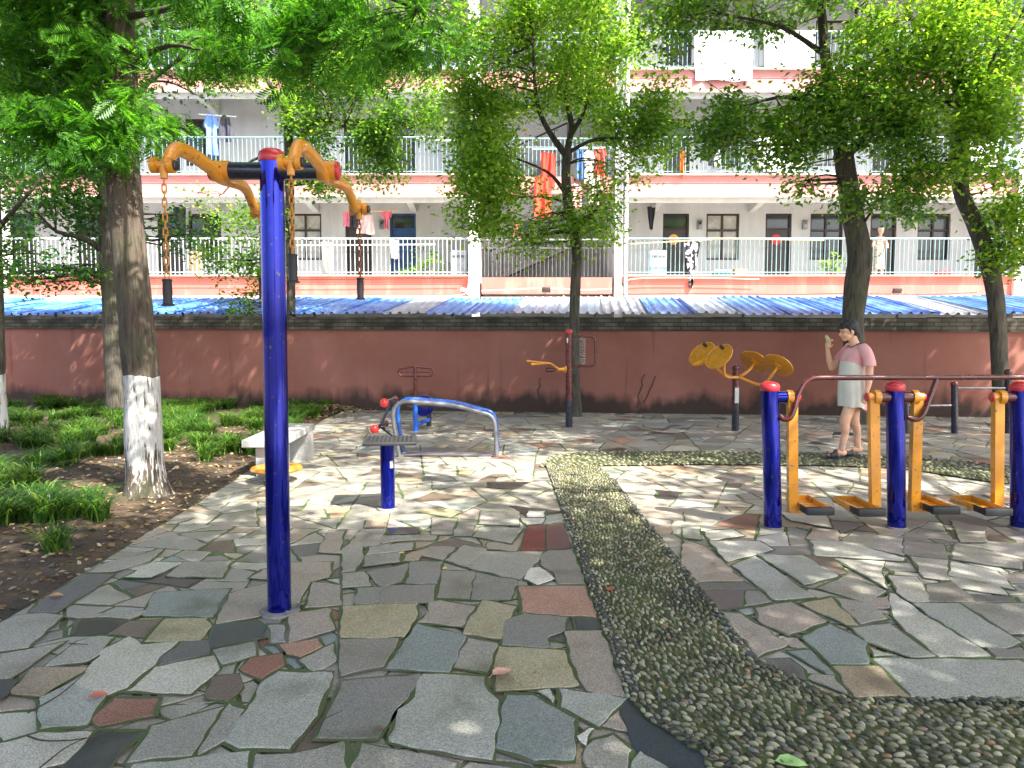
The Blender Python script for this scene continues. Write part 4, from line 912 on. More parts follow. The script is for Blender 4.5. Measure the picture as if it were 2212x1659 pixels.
# flat checker plate under it
x0 = pX(872); MB().box(((x0+pX(1068))/2, Y+.16, .018), (pX(1068)-x0, .3, .012), bev=.003).build('ground_plate', M['stone'] if False else M['galv'], t)
# ---- square step post
c = G(838, 1100); Y = c.y; t = thing('step_table', 'small square black step plate on a short dark blue post', 'exercise machine', c)
zt_ = .575; MB().tube([c, c+Vector((0, 0, zt_))], .062, 30).build('post', M['blue'], t); foot(c, .055, t)
b = MB(); b.box((c.x+.02, c.y+.05, zt_+.016), (.45, .42, .03), Matrix.Rotation(.12, 3, 'Z'), bev=.008); rm = Matrix.Rotation(.12, 3, 'Z')
for i in range(-5, 6):
    for j in range(-4, 5): q = rm @ Vector((i*.036, j*.042, 0)); b.box((c.x+.02+q.x, c.y+.05+q.y, zt_+.0325), (.02, .006, .005), Matrix.Rotation(.12+(.8 if (i+j) % 2 else -.8), 3, 'Z'))
b.build('top_plate', M['rubber'], t)
b = MB(); b.box((c.x+.043, c.y-.047, .40), (.03, .005, .062), Matrix.Rotation(.74, 3, 'Z'), bev=.001); b.build('label_plate', M['sticker'], t)
# ---- waist twister
c = G(598, 1040); t = thing('twister_plate', 'round yellow waist twister plate close to the ground behind the tall blue pole', 'exercise machine', c)
MB().lathe((c.x, c.y, .03), (0, 0, 1), [(.07, -.03), (.07, .06), (.2, .075), (.245, .085), (.26, .105), (.25, .12), (.2, .125), (.001, .118)], 40).build('plate', M['yellow'], t, ang=50)
MB().lathe((c.x, c.y, 0), (0, 0, 1), [(.13, 0), (.13, .02), (.05, .03), (.001, .031)], 24).build('base', M['dark'], t)
# ---- stone bench
a_ = G(545, 1030); Y0 = a_.y; z = .40; t = thing('stone_bench', 'pale granite slab bench on two block legs at the paving edge', 'bench', (-2.6, Y0+.6, 0))
x0, x1 = U(527, 960, Y0).x, U(613, 960, Y0).x
x1b = U(680, 920, Y0+1.35).x
b = MB(); b.prism([(x0, Y0-.08, z-.08), (x1, Y0-.08, z-.08), (x1b, Y0+1.35, z-.08), (x1b-(x1-x0), Y0+1.35, z-.08)], (0, 0, .08)); sl = b.build('seat_slab', M['granite'], t)
md = sl.modifiers.new('bevel', 'BEVEL'); md.width = .008; md.segments = 2
for yy, xx in ((Y0, U(556, 960, Y0).x+.13), (Y0+1.05, U(647, 960, Y0+1.05).x-.03)):
    l_ = MB().box((xx, yy+.09, (z-.08)/2-.01), (.30, .2, z-.06), bev=.006).build('leg', M['granite'], t)
# ================================================================ TREES
def leaf_mat(name, stops, trans=.45, rough=.45, gain=1.65):
    m, n, l, p = newmat(name); gm = N(n, 'NewGeometry'); rp = ramp(n, stops); l.new(gm.outputs['Random Per Island'], rp.inputs[0])
    tc = N(n, 'TexCoord'); a = N(n, 'TexNoise'); a.inputs['Scale'].default_value = .9; a.inputs['Detail'].default_value = 3; l.new(tc.outputs['Object'], a.inputs['Vector'])
    r2 = ramp(n, [(.35, (.72, .8, .7)), (.65, (1.25, 1.15, 1.0))]); l.new(a.outputs['Fac'], r2.inputs[0])
    mx = N(n, 'MixRGB'); mx.blend_type = 'MULTIPLY'; mx.inputs[0].default_value = 1; l.new(rp.outputs[0], mx.inputs[1]); l.new(r2.outputs[0], mx.inputs[2])
    l.new(mx.outputs[0], p.inputs['Base Color']); p.inputs['Roughness'].default_value = rough; p.inputs['Specular IOR Level'].default_value = .35
    tr = N(n, 'BsdfTranslucent'); g = N(n, 'MixRGB'); g.blend_type = 'MULTIPLY'; g.inputs[0].default_value = 1; g.inputs[2].default_value = (gain*1.15, gain*1.2, gain*.45, 1)
    l.new(mx.outputs[0], g.inputs[1]); l.new(g.outputs[0], tr.inputs[0])
    ms = N(n, 'MixShader'); ms.inputs[0].default_value = trans; l.new(p.outputs[0], ms.inputs[1]); l.new(tr.outputs[0], ms.inputs[2]); l.new(ms.outputs[0], n['Material Output'].inputs[0]); return m
M['leaf'] = leaf_mat('camphor_leaf', [(0, (.055, .135, .03)), (.4, (.10, .22, .04)), (.75, (.16, .30, .05)), (.95, (.24, .38, .06)), (1, (.34, .38, .08))], .5)
M['leaf_y'] = leaf_mat('bright_leaf', [(0, (.08, .175, .035)), (.4, (.15, .28, .045)), (.8, (.24, .39, .06)), (1, (.34, .42, .08))], .55)
M['leaf_d'] = leaf_mat('deep_green_leaf', [(0, (.028, .095, .028)), (.5, (.05, .15, .036)), (.85, (.09, .22, .04)), (1, (.18, .30, .05))], .4)
M['frond'] = leaf_mat('feathery_needles', [(0, (.032, .11, .018)), (.5, (.06, .19, .024)), (1, (.14, .33, .035))], .5)
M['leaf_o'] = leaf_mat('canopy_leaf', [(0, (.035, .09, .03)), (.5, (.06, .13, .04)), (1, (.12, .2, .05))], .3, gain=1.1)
M['litter'] = leaf_mat('dry_leaf', [(0, (.10, .06, .03)), (.4, (.22, .14, .07)), (.75, (.36, .27, .15)), (1, (.50, .44, .32))], .1)
def bark_mat(name, c1, c2, white=None, seed=0, sc=1):
    m, n, l, p = newmat(name); tc = N(n, 'TexCoord'); mp = N(n, 'Mapping'); mp.inputs['Scale'].default_value = (16*sc, 16*sc, 2.2*sc); mp.inputs['Location'].default_value = (seed, 0, 0); l.new(tc.outputs['Object'], mp.inputs['Vector'])
    a = N(n, 'TexNoise'); a.inputs['Scale'].default_value = 1.6; a.inputs['Detail'].default_value = 10; a.inputs['Roughness'].default_value = .68; a.inputs['Distortion'].default_value = .5; l.new(mp.outputs[0], a.inputs['Vector'])
    rp = ramp(n, [(.36, c1), (.5, c2), (.66, tuple(c*1.5 for c in c2))]); l.new(a.outputs['Fac'], rp.inputs[0]); last = rp.outputs[0]
    big = N(n, 'TexNoise'); big.inputs['Scale'].default_value = 2.5; big.inputs['Detail'].default_value = 6; l.new(tc.outputs['Object'], big.inputs['Vector'])
    mg = N(n, 'MixRGB'); r9 = ramp(n, [(.5, 0), (.7, .55)]); l.new(big.outputs['Fac'], r9.inputs[0]); l.new(r9.outputs[0], mg.inputs[0]); l.new(last, mg.inputs[1]); mg.inputs[2].default_value = (.10, .12, .055, 1); last = mg.outputs[0]
    if white:
        sx = N(n, 'SeparateXYZ'); l.new(tc.outputs['Object'], sx.inputs[0])
        e = N(n, 'Math', operation='MULTIPLY_ADD'); e.inputs[1].default_value = .22; l.new(big.outputs['Fac'], e.inputs[0]); l.new(sx.outputs['Z'], e.inputs[2])
        g = N(n, 'Math', operation='LESS_THAN'); g.inputs[1].default_value = white[1]+.11; l.new(e.outputs[0], g.inputs[0])
        g2 = N(n, 'MapRange'); g2.inputs[1].default_value = white[0]; g2.inputs[2].default_value = white[0]+.5; g2.inputs[3].default_value = -.2; g2.inputs[4].default_value = .0; l.new(sx.outputs['Z'], g2.inputs[0])
        fl = N(n, 'Math', operation='ADD'); l.new(a.outputs['Fac'], fl.inputs[0]); l.new(g2.outputs[0], fl.inputs[1]); r3 = ramp(n, [(.385, 0), (.42, 1)]); l.new(fl.outputs[0], r3.inputs[0])
        mu = N(n, 'Math', operation='MULTIPLY'); l.new(g.outputs[0], mu.inputs[0]); l.new(r3.outputs[0], mu.inputs[1])
        r4 = ramp(n, [(.4, (.46, .44, .41)), (.6, (.66, .65, .62))]); l.new(a.outputs['Fac'], r4.inputs[0])
        mx = N(n, 'MixRGB'); l.new(mu.outputs[0], mx.inputs[0]); l.new(last, mx.inputs[1]); l.new(r4.outputs[0], mx.inputs[2]); last = mx.outputs[0]
    l.new(last, p.inputs['Base Color']); p.inputs['Roughness'].default_value = .92
    b = N(n, 'Bump'); b.inputs['Strength'].default_value = 1; b.inputs['Distance'].default_value = .045; l.new(a.outputs['Fac'], b.inputs['Height']); l.new(b.outputs[0], p.inputs['Normal']); return m
# sun gaps: pruned openings in the canopy where the photograph shows sunlight reaching the ground
SUNNY = [(760, 1085, 180, 46, 1.0), (640, 1040, 90, 40, .97), (1240, 1022, 200, 30, .97), (1130, 1000, 160, 24, .93), (1620, 1025, 130, 20, .8), (1870, 1040, 180, 32, .95), (2100, 1050, 120, 30, .75), (950, 985, 220, 40, .55), (800, 940, 200, 25, .4),
         (1420, 1090, 130, 42, .88), (1480, 1180, 150, 40, .45), (1800, 1225, 200, 34, .6), (2080, 1250, 150, 40, .5), (2000, 1130, 200, 26, .45), (460, 1035, 90, 28, .9), (500, 950, 90, 60, .7), (230, 940, 170, 60, .5), (120, 900, 120, 40, .5), (180, 1050, 90, 30, .5),
         (470, 1240, 90, 40, .5), (560, 1190, 80, 40, .5), (1250, 1080, 90, 30, .5), (1060, 1070, 110, 18, .4), (1900, 1075, 200, 20, .4), (1000, 1130, 130, 30, .45)]
def shade_drop(P):
    """P (n,3): probability of dropping each cluster because its shadow falls on a sunlit patch"""
    out = np.zeros(len(P))
    for i, p in enumerate(P):
        g = Vector(p)-SUN*(p[2]/SUN.z); pr = 0
        if g.y > 14.2: # on the wall, roof or building instead
            continue
        d = toD(g)
        if d is None: continue
        for (cx, cy, rx, ry, q) in SUNNY:
            e = ((d[0]-cx)/rx)**2+((d[1]-cy)/ry)**2
            if e < 1: pr = max(pr, q)
            elif e < 1.9: pr = max(pr, q*.9)
        out[i] = pr
    return out
LEAFV = np.array([(0, 0, 0), (.45, .28, .06), (1, 0, -.04), (.45, -.28, .06)])
def rot_basis(D, U_):
    D = D/np.linalg.norm(D, axis=1, keepdims=True); S_ = np.cross(D, U_); S_ /= np.linalg.norm(S_, axis=1, keepdims=True)+1e-9; W = np.cross(S_, D); return D, S_, W
def make_leaves(C, nper, size, spread, droop=.35, flat=.5):
    """clusters C (n,3) -> leaf quads"""
    k = len(C)*nper; base = np.repeat(C, nper, 0)+rng.normal(0, spread, (k, 3))*np.array([1, 1, .62])
    cd_ = np.repeat(rng.normal(0, 1, (len(C), 3)), nper, 0); D = cd_*.6+rng.normal(0, 1, (k, 3)); D[:, 2] = D[:, 2]*flat-droop
    Un = np.tile(np.array([0, 0, 1.]), (k, 1))+rng.normal(0, .55, (k, 3)); D, S_, W = rot_basis(D, Un); s = size*rng.uniform(.65, 1.25, (k, 1))
    V = np.empty((k, 4, 3))
    for j in range(4): a, b, c = LEAFV[j]; V[:, j] = base+s*(D*a+S_*b+W*c)
    return V.reshape(-1, 3)
def make_fronds(C, nper, size, spread):
    k = len(C)*nper; base = np.repeat(C, nper, 0)+rng.normal(0, spread, (k, 3))*np.array([1, 1, .5]); D = np.repeat(rng.normal(0, 1, (len(C), 3)), nper, 0)*.9+rng.normal(0, .6, (k, 3)); D[:, 2] = -np.abs(D[:, 2])*.5-.35
    Un = np.tile(np.array([0, 0, 1.]), (k, 1))+rng.normal(0, .5, (k, 3)); D, S_, W = rot_basis(D, Un); s = size*rng.uniform(.7, 1.3, (k, 1)); out = []
    nl = 9
    for i in range(nl):
        t = (i+.5)/nl; ll = .34*math.sin(math.pi*min(1, t*.85+.15))+.05; cen = base+s*(D*t-W*.12*t*t)
        for sg in (-1, 1):
            dirn = D*.5+S_*sg*.87; n2 = D*.87-S_*sg*.5
            q = [cen-n2*s*.036, cen+dirn*s*ll*.6-n2*s*.044, cen+dirn*s*ll, cen+dirn*s*ll*.6+n2*s*.044+0]
            out.append(np.stack(q, 1))
    return np.concatenate(out).reshape(-1, 3)
def sample_blob(c, r, n, clump=1.1, thr=-.05, shell=.35):
    out = []; tries = 0
    while len(out) < n and tries < n*14:
        tries += 1; v = rng.normal(0, 1, 3); v /= np.linalg.norm(v); rad = rng.random()**shell; p = np.array(c)+v*rad*np.array(r)
        if noise.noise(Vector(p*clump)) < thr+rng.normal(0, .06): continue
        if p[2] < .6: continue
        out.append(p)
    return out
def tree(name, label, cat, base, trunk, limbs, blobs, bark, leafm, lsize=.085, nper=14, spread=.13, fronds=False, group=None, prune=True, rnd=.12, twigs=True, base_flare=1.35):
    t = thing(name, label, cat, base, group)
    tp = catmull([p for p, r in trunk], 5); rr = np.interp(np.linspace(0, 1, len(tp)), np.linspace(0, 1, len(trunk)), [r for p, r in trunk]); rr[0] *= base_flare; rr[1] *= 1+(base_flare-1)*.45; rr[2] *= 1+(base_flare-1)*.15
    b = MB(); b.tube(tp, list(rr), 28, rnd=rnd); nodes = [(p, r) for p, r in zip(tp[6:], rr[6:])]
    b.build('trunk', bark, t)
    lb = MB(); BK = M['bark_dark']
    for L in limbs:
        q = catmull([p for p, r in L], 4); r2 = np.interp(np.linspace(0, 1, len(q)), np.linspace(0, 1, len(L)), [r for p, r in L]); lb.tube(q, list(r2), 10, rnd=.1); nodes += list(zip(q[2:], r2[2:]))
    NP = np.array([n_[0][:] for n_ in nodes]); NR = np.array([n_[1] for n_ in nodes]); ALL = []
    for (c, r, n_) in blobs:
        C = sample_blob(c, r, n_, 1.1, -.3 if lsize > .14 and not fronds else .0)
        if not C: continue
        C = np.array(C)
        if prune: C = C[rng.random(len(C)) > shade_drop(C)]
        if len(C) == 0: continue
        nb = max(3, int(4+max(r)*4)) if twigs else 2
        for q in C[rng.integers(0, len(C), nb)]:
            q = Vector(q); j = int(np.argmin(np.linalg.norm(NP-np.array(q), axis=1)+(NP[:, 2] > q.z+.2)*.7)); a = Vector(NP[j]); d = q-a; L = d.length
            if L < .15: continue
            ra = min(float(NR[j])*.55, .010+.012*L); off = Vector(rng.normal(0, .07*L, 3)); pts = catmull([a, a+d*.35+off+Vector((0, 0, .05*L)), a+d*.7+off*.4+Vector((0, 0, .04*L)), q], 3); lb.tube(pts, [ra, ra*.55, .004], 6, cap=False)
            for s_ in range(3):
                o_ = pts[int(len(pts)*.6)]; e = Vector(C[rng.integers(0, len(C))]); 
                if (e-o_).length < 1.1*max(r)*.7+.3: lb.tube([o_, o_.lerp(e, .5)+Vector((0, 0, .03)), e], [ra*.4, .003], 5, cap=False)
        ALL.append(C)
    if lb.v: lb.build('branches', BK, t)
    C = np.concatenate(ALL); V = make_fronds(C, nper, lsize, spread) if fronds else make_leaves(C, nper, lsize, spread)
    soup('crown', V, 4, [leafm], t); return t
M['bark_dark'] = bark_mat('dark_bark', (.02, .016, .012), (.055, .045, .034))
def UP(x, y, Y): return U(x, y, Y)
def blobD(x, y, Y, rx, ry, rd, n):       # centre at pixel and depth, radii rx, ry in photo px, rd in metres
    c = U(x, y, Y); s = Y/FPX; return (tuple(c), (rx*s, rd, ry*s), n)
# big redwood-like tree at the left
c = G(318, 1062); Y = c.y
trunk = [(c+Vector((0, 0, -.05)), .175), (U(312, 960, Y), .168), (U(304, 810, Y), .158), (U(296, 690, Y), .155), (U(283, 560, Y), .152), (U(268, 400, Y), .145), (U(262, 200, Y), .14), (U(255, 0, Y), .135), (U(250, -250, Y), .12), (U(250, -600, Y), .08)]
lim = []
for (x0, y0, x1, y1, dy) in ((265,330,80,330,-.3),(268,300,420,290,.3),(262,180,60,150,.2),(262,150,480,120,-.4),(258,60,120,-20,-.6),(256,40,700,60,-1.2),(255,-80,620,-40,-2.2),(255,-150,900,20,-2.0),(255,-250,0,-200,.5)):
    a = U(x0, y0, Y); e = U(x1, y1, Y+dy); lim.append([(a, .035), (a.lerp(e, .5)+Vector((0, 0, .15)), .02), (e, .008)])
tree('redwood_tree', 'thick tree with peeling white-washed trunk and feathery drooping foliage at left', 'tree', c, trunk, lim,
     [blobD(110,270,Y-.2,130,50,.5,34), blobD(60,130,Y,120,90,.6,42), blobD(230,90,Y-.1,140,110,.5,62), blobD(330,260,Y,110,45,.5,30), blobD(200,310,Y-.3,110,55,.4,34), blobD(420,80,Y-.3,120,70,.6,44), blobD(240,-90,Y,260,120,1.2,110),
      blobD(600,20,Y-1.4,140,55,.5,52), blobD(770,45,Y-1.9,150,60,.5,74), blobD(890,30,Y-2.0,90,50,.4,34), blobD(720,130,Y-1.4,90,55,.4,26), blobD(620,-100,Y-1.8,300,90,.8,160), blobD(100,-150,Y-.5,260,130,1.5,150), ((c.x, Y, 8.2), (2.2, 2.4, 1.2), 240)],
     bark_mat('redwood_bark', (.035, .026, .02), (.10, .075, .056), (.02, U(300, 812, Y).z), 3), M['frond'], .20, 10, .13, True, base_flare=1.4)
# camphor trees along the wall
def camphor(label, bx, by, tr, lims, blobs, rad=None, leafm='leaf', white=None, seed=0, nper=13, ls=.095, spread=.175, Y=None, depthz=None, **k):
    c = G(bx, by); Y = c.y
    trunk = [(c+Vector((0, 0, -.04)), tr[0][2])]+[(U(x, y, Y), r) for x, y, r in tr[1:]]
    lm = [[(U(x, y, Y+dy), r) for x, y, dy, r in L] for L in lims]; bl = [blobD(x, y, Y+dy, rx, ry, rd, int(n*1.12)) for x, y, dy, rx, ry, rd, n in blobs]
    return tree('camphor_tree', label, 'tree', c, trunk, lm, bl, bark_mat('bark', (.03, .025, .019), (.085, .073, .056), white, seed), M[leafm], ls, nper, spread, False, 'broadleaf trees along the garden wall', **k)
camphor('white-washed trunk cut off by the left edge of the frame', 4, 955, [(4,955,.105),(-4,860,.1),(-8,700,.095),(-14,450,.09),(-20,200,.08),(-30,-100,.06)], [[(-10,500,0,.04),(60,420,-.2,.02),(120,350,0,.01)]],
        [(20,520,0,90,120,.6,60),(-60,300,0,160,160,.9,120),(40,80,.3,120,110,.8,90)], white=(.02, .95), seed=5, leafm='leaf_d')
camphor('knobbly grey-green trunk just left behind the big white-washed tree', 258, 905, [(258,905,.19),(250,800,.18),(246,700,.165),(240,600,.17),(236,480,.16),(232,350,.15),(225,150,.13),(215,-150,.1)],
        [[(240,560,0,.07),(190,520,-.2,.05),(120,500,-.3,.03)],[(235,420,0,.08),(160,330,0,.05),(60,260,-.2,.02)],[(232,330,0,.08),(300,200,0,.05),(400,120,0,.02)]],
        [(130,480,-.2,110,75,.8,120),(90,380,-.4,120,90,.9,150),(60,590,0,60,40,.6,35),(150,600,-.2,90,35,.5,40),(180,250,0,180,120,1,200),(60,150,0,140,130,1,150),(350,130,.2,130,110,.8,90),(200,30,0,260,110,1.2,180),(390,480,-.2,60,80,.5,30)], leafm='leaf_d', seed=7)
camphor('slender trunk rising behind the tall blue pole', 637, 878, [(637,878,.105),(630,760,.095),(627,600,.095),(626,400,.09),(622,250,.085),(628,100,.075),(640,-150,.05)],
        [[(626,420,0,.05),(560,340,-.1,.03),(480,420,-.2,.012)],[(624,330,0,.06),(690,260,0,.04),(800,300,0,.015)],[(624,250,0,.06),(560,150,0,.04),(480,80,0,.015)],[(630,150,0,.05),(720,90,0,.03),(860,100,0,.012)],[(628,520,0,.03),(560,560,-.1,.02),(480,560,0,.01)]],
        [(540,480,-.2,80,60,.5,70),(490,560,-.2,55,45,.4,40),(560,590,-.2,60,50,.45,50),(520,660,-.2,55,28,.3,22),(720,370,-.2,80,50,.5,90),(790,330,0,100,70,.7,220),(860,240,0,85,110,.7,260),(720,220,0,140,100,.9,380),(800,140,-.2,120,90,.8,240),(560,140,0,110,70,.8,150),(640,40,0,220,100,1,300),(820,60,0,120,90,.8,190),(430,430,-.1,30,35,.3,8)], seed=9)
camphor('thin crooked tree with a sawn-off fork in the middle of the wall', 1245, 899, [(1245,899,.10),(1241,800,.088),(1240,700,.095),(1243,620,.09),(1246,560,.085),(1240,500,.09),(1228,450,.09),(1222,380,.08),(1226,320,.075)],
        [[(1243,500,0,.07),(1256,480,-.1,.06),(1272,468,-.12,.05)],[(1226,340,0,.065),(1190,290,-.1,.05),(1165,240,-.1,.04),(1155,180,-.1,.03),(1150,60,0,.015)],[(1226,320,0,.06),(1234,270,0,.05),(1222,200,.1,.035),(1225,90,.1,.02)],[(1234,290,0,.045),(1262,240,-.2,.03),(1280,160,-.2,.018),(1290,60,0,.01)],[(1224,420,0,.04),(1180,370,-.2,.025),(1080,330,-.3,.012)],[(1226,330,0,.04),(1290,300,-.2,.025),(1380,300,-.2,.012)],[(1232,440,0,.03),(1170,425,-.1,.02),(1060,430,-.2,.01)]],
        [(1110,60,0,150,90,.9,260),(1000,140,0,50,50,.5,45),(1000,270,-.1,50,60,.5,60),(1010,390,-.2,45,50,.4,45),(1400,200,-.1,50,60,.5,50),(1430,300,-.1,50,45,.5,45),(1330,470,-.2,40,40,.4,24),(1250,50,0,150,90,1,260),(1180,160,-.1,190,80,1,330),(1330,150,0,100,90,.8,160),(1060,190,-.1,100,70,.7,180),(1350,260,-.1,90,55,.7,160),(1060,330,-.3,85,60,.7,250),(1130,390,-.4,110,60,.7,230),(1060,470,-.2,80,45,.5,110),(1170,480,-.3,100,40,.5,60),(1150,530,-.2,80,25,.4,24),(1290,490,-.3,60,55,.4,45),(1310,400,-.2,70,50,.5,50),(1390,330,-.1,60,60,.5,50),(1200,-80,0,260,90,1.2,220)], seed=11, leafm='leaf_y', base_flare=1.25)
camphor('stout leaning tree behind the woman in pink with two raised limbs', 1850, 914, [(1850,914,.19),(1850,800,.175),(1842,700,.17),(1850,620,.18),(1858,560,.185),(1845,480,.17),(1832,400,.16),(1822,330,.15)],
        [[(1822,350,0,.12),(1800,240,-.1,.1),(1785,140,-.1,.085),(1775,30,-.1,.07),(1760,-100,0,.05)],[(1824,330,0,.1),(1862,305,-.1,.07),(1866,260,-.1,.06),(1858,150,0,.05),(1850,20,0,.03)],[(1860,290,-.1,.05),(1930,260,-.3,.035),(2000,230,-.4,.02)],[(1800,240,0,.05),(1700,210,-.3,.03),(1600,230,-.4,.015)],[(1812,310,0,.04),(1740,310,-.3,.025),(1640,315,-.4,.012)],[(1785,120,0,.05),(1690,60,-.2,.03),(1560,30,-.3,.015)],[(1850,150,0,.04),(1960,80,-.2,.025),(2020,10,-.2,.015)],[(1852,500,0,.03),(1880,460,-.2,.02),(1896,420,-.3,.01)]],
        [(1600,230,-.4,110,55,.6,130),(1520,280,-.3,70,55,.5,70),(1720,250,-.4,110,60,.7,150),(1640,330,-.4,60,30,.4,30),(1780,330,-.5,90,50,.6,90),(1560,20,-.3,150,40,.6,80),(1450,60,-.1,80,70,.5,50),(1690,20,-.2,110,40,.6,70),(1900,230,-.5,120,80,.8,190),(1960,330,-.5,110,70,.7,150),(1900,110,-.3,100,80,.8,110),(1860,420,-.5,60,40,.4,40),(1960,430,-.4,80,45,.5,70),(1800,190,-.5,90,50,.5,70),(1780,-70,0,260,60,1.2,150),(1740,400,-.4,40,30,.3,14)], seed=13, ls=.10, base_flare=1.2)
camphor('dark bent trunk near the right edge with a sawn-off knob', 2170, 918, [(2170,918,.13),(2160,800,.125),(2156,720,.115),(2150,640,.125),(2135,560,.14),(2105,480,.125),(2078,420,.12),(2072,360,.13),(2073,325,.14),(2076,300,.12),(2076,200,.075),(2072,100,.065),(2068,-50,.05)],
        [[(2140,590,0,.05),(2165,585,-.1,.03),(2190,570,-.1,.015)],[(2076,220,0,.05),(2150,120,-.2,.03),(2200,40,-.2,.015)],[(2076,180,0,.04),(2010,110,-.2,.03),(1960,20,-.2,.015)],[(2072,60,0,.04),(2140,-10,-.2,.02)]],
        [(2050,230,-.4,110,70,.7,150),(2140,280,-.4,90,70,.7,130),(2110,130,-.2,120,80,.8,180),(2000,60,-.2,110,80,.8,130),(2190,60,-.2,70,120,.7,110),(2050,380,-.4,70,40,.5,50),(2140,370,-.3,60,40,.5,40),(2000,180,-.3,90,90,.7,110),(1930,60,-.2,100,70,.7,80),(2190,200,-.4,60,80,.6,70),(2100,-60,0,200,80,1.2,130)], seed=15, leafm='leaf_y', ls=.10)
camphor('low yellow-green young tree at the right edge', 2290, 920, [(2290,920,.06),(2270,760,.055),(2240,620,.05),(2225,520,.04)], [[(2240,600,0,.03),(2200,560,-.1,.02),(2160,540,-.1,.01)]],
        [(2185,440,-.2,60,55,.5,80),(2190,550,-.2,55,50,.5,70),(2240,490,0,80,90,.6,90),(2140,470,-.1,30,30,.3,14)], seed=17, leafm='leaf_y', prune=False)
# trees outside the frame whose crowns shade the square
def overhead(label, x, y, blobs, h=6, seed=0):
    c = Vector((x, y, 0)); tr = [(c, .17), (c+Vector((.05, 0, 2)), .15), (c+Vector((-.05, .1, 4)), .13), (c+Vector((0, 0, h)), .09)]; lim = []
    for (bc, br, n_) in blobs: a = c+Vector((0, 0, h-.5)); e = Vector(bc)+Vector((0, 0, .3)); lim.append([(a, .07), (a.lerp(e, .5)+Vector((0, 0, .4)), .045), (e, .015)])
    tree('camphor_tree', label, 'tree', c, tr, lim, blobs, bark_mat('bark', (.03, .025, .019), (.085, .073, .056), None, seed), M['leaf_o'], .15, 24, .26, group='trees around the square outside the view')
def ovb(*L): return [((x, y, z), (1.9, 1.8, .6), int(k*1.55)) for x, y, z, k in L]
overhead('tall tree behind the camera shading the foreground paving', 1.6, -3.2, ovb((-1.2,-1.6,6.2,150),(1.2,-1.6,6.5,170),(3.8,-1.4,6.3,170),(-.4,.8,6.8,150),(2,.8,6.5,170),(4.4,1,6.6,160),(6.4,-1.2,6.4,140),(1.5,-3.8,6.4,100),(4.5,-3.8,6.4,120),(2.6,-.4,7.6,170),(4.8,-.2,7.7,120),(.4,-2.6,7.3,140),(2.6,-2.8,7.5,140)), seed=21)
overhead('tall tree right of the camera shading the walkers', 7.8, 2.6, ovb((6.9,1.4,6.4,160),(9.2,1.2,6.4,130),(5.4,3.6,6.9,160),(7.8,4,6.5,160),(10,4.2,6.5,130),(2.9,3.4,7.1,160),(5.0,6.1,7.2,160),(7.4,6.6,7.0,160),(10,6.8,6.8,130)), 6.8, seed=23)
overhead('tall tree right of the square near the far wall', 11.2, 9.4, ovb((11,9.6,6.6,150),(8.4,9.4,6.9,170),(6.2,8.9,7.3,150),(3.9,8.8,7.6,170),(2.2,6.1,7.4,150),(1.6,9.2,8.0,140),(4.2,10.9,7.8,130),(1.4,11,7.9,130),(-1.4,10.8,7.8,130),(-4,10.6,7.6,120)), 7.4, seed=25)
overhead('tall tree left of the camera over the planting bed', -4.8, .8, ovb((-3.4,-.6,6,110),(-5.6,1.6,5.8,110),(-3,1.8,6.4,110),(-4.6,3.8,6,120),(-6.8,4.2,6,100)), 6.6, seed=27)
# ================================================================ GRASS AND LITTER
def tufts(C, nb, h, name, leafm):
    V = []; F = []; k = len(C); n_ = k*nb; base = np.repeat(C, nb, 0)+np.concatenate([rng.normal(0, .035, (n_, 2)), np.zeros((n_, 1))], 1)
    a = rng.uniform(0, 2*np.pi, n_); hh = h*rng.uniform(.6, 1.25, n_)*np.repeat(rng.uniform(.7, 1.2, k), nb); out = hh*rng.uniform(.35, 1.25, n_); w_ = .0055
    dx, dy = np.cos(a), np.sin(a); seg = 5; pts = np.empty((n_, seg, 2, 3))
    for i in range(seg):
        t = i/(seg-1); r_ = out*t**1.2; z = hh*(1.75*t-1.15*t*t); ww = w_*(1-t**2.5)+.0006
        cx = base[:, 0]+dx*r_; cy = base[:, 1]+dy*r_; cz = base[:, 2]+z
        pts[:, i, 0] = np.stack([cx-dy*ww, cy+dx*ww, cz], 1); pts[:, i, 1] = np.stack([cx+dy*ww, cy-dx*ww, cz], 1)
    V = pts.reshape(-1, 3); b0 = np.arange(n_)*(seg*2); F = np.concatenate([np.stack([b0+2*i, b0+2*i+1, b0+2*i+3, b0+2*i+2], 1) for i in range(seg-1)])
    o = indexed(name, V, F, [leafm]); o['kind'] = 'stuff'; return o
M['blade'] = leaf_mat('lilyturf_blade', [(0, (.025, .075, .016)), (.5, (.05, .135, .022)), (.85, (.10, .21, .03)), (1, (.26, .33, .09))], .35, .35)
poly = [(G(x, y).x, G(x, y).y) for x, y in [(-400, 872), (640, 874), (720, 884), (690, 905), (560, 985), (520, 995), (440, 1000), (340, 975), (250, 1000), (120, 1015), (-400, 1090)]]
C = []
xs = [q[0] for q in poly]; ys = [q[1] for q in poly]
while len(C) < 430:
    x = random.uniform(max(-9.5, min(xs)), max(xs)); y = random.uniform(min(ys), max(ys))
    if inpoly(x, y, poly) and x < edge_x(y)-.2 and noise.noise(Vector((x*.9, y*.9, 2))) > -.12: C.append((x, y, soil_z(x, y)))
for (px, py, rx, ry, k) in ((60, 1120, 110, 35, 16), (190, 1110, 40, 22, 8), (0, 1040, 60, 30, 12), (130, 1190, 25, 14, 1)):
    for i in range(k):
        q = G(px+random.gauss(0, rx*.5), py+random.gauss(0, ry*.5)); C.append((q.x, q.y, soil_z(q.x, q.y)))
o = tufts(np.array(C), 105, .27, 'lilyturf', M['blade']); o['label'] = 'clumps of arching lilyturf grass around the tree trunks'
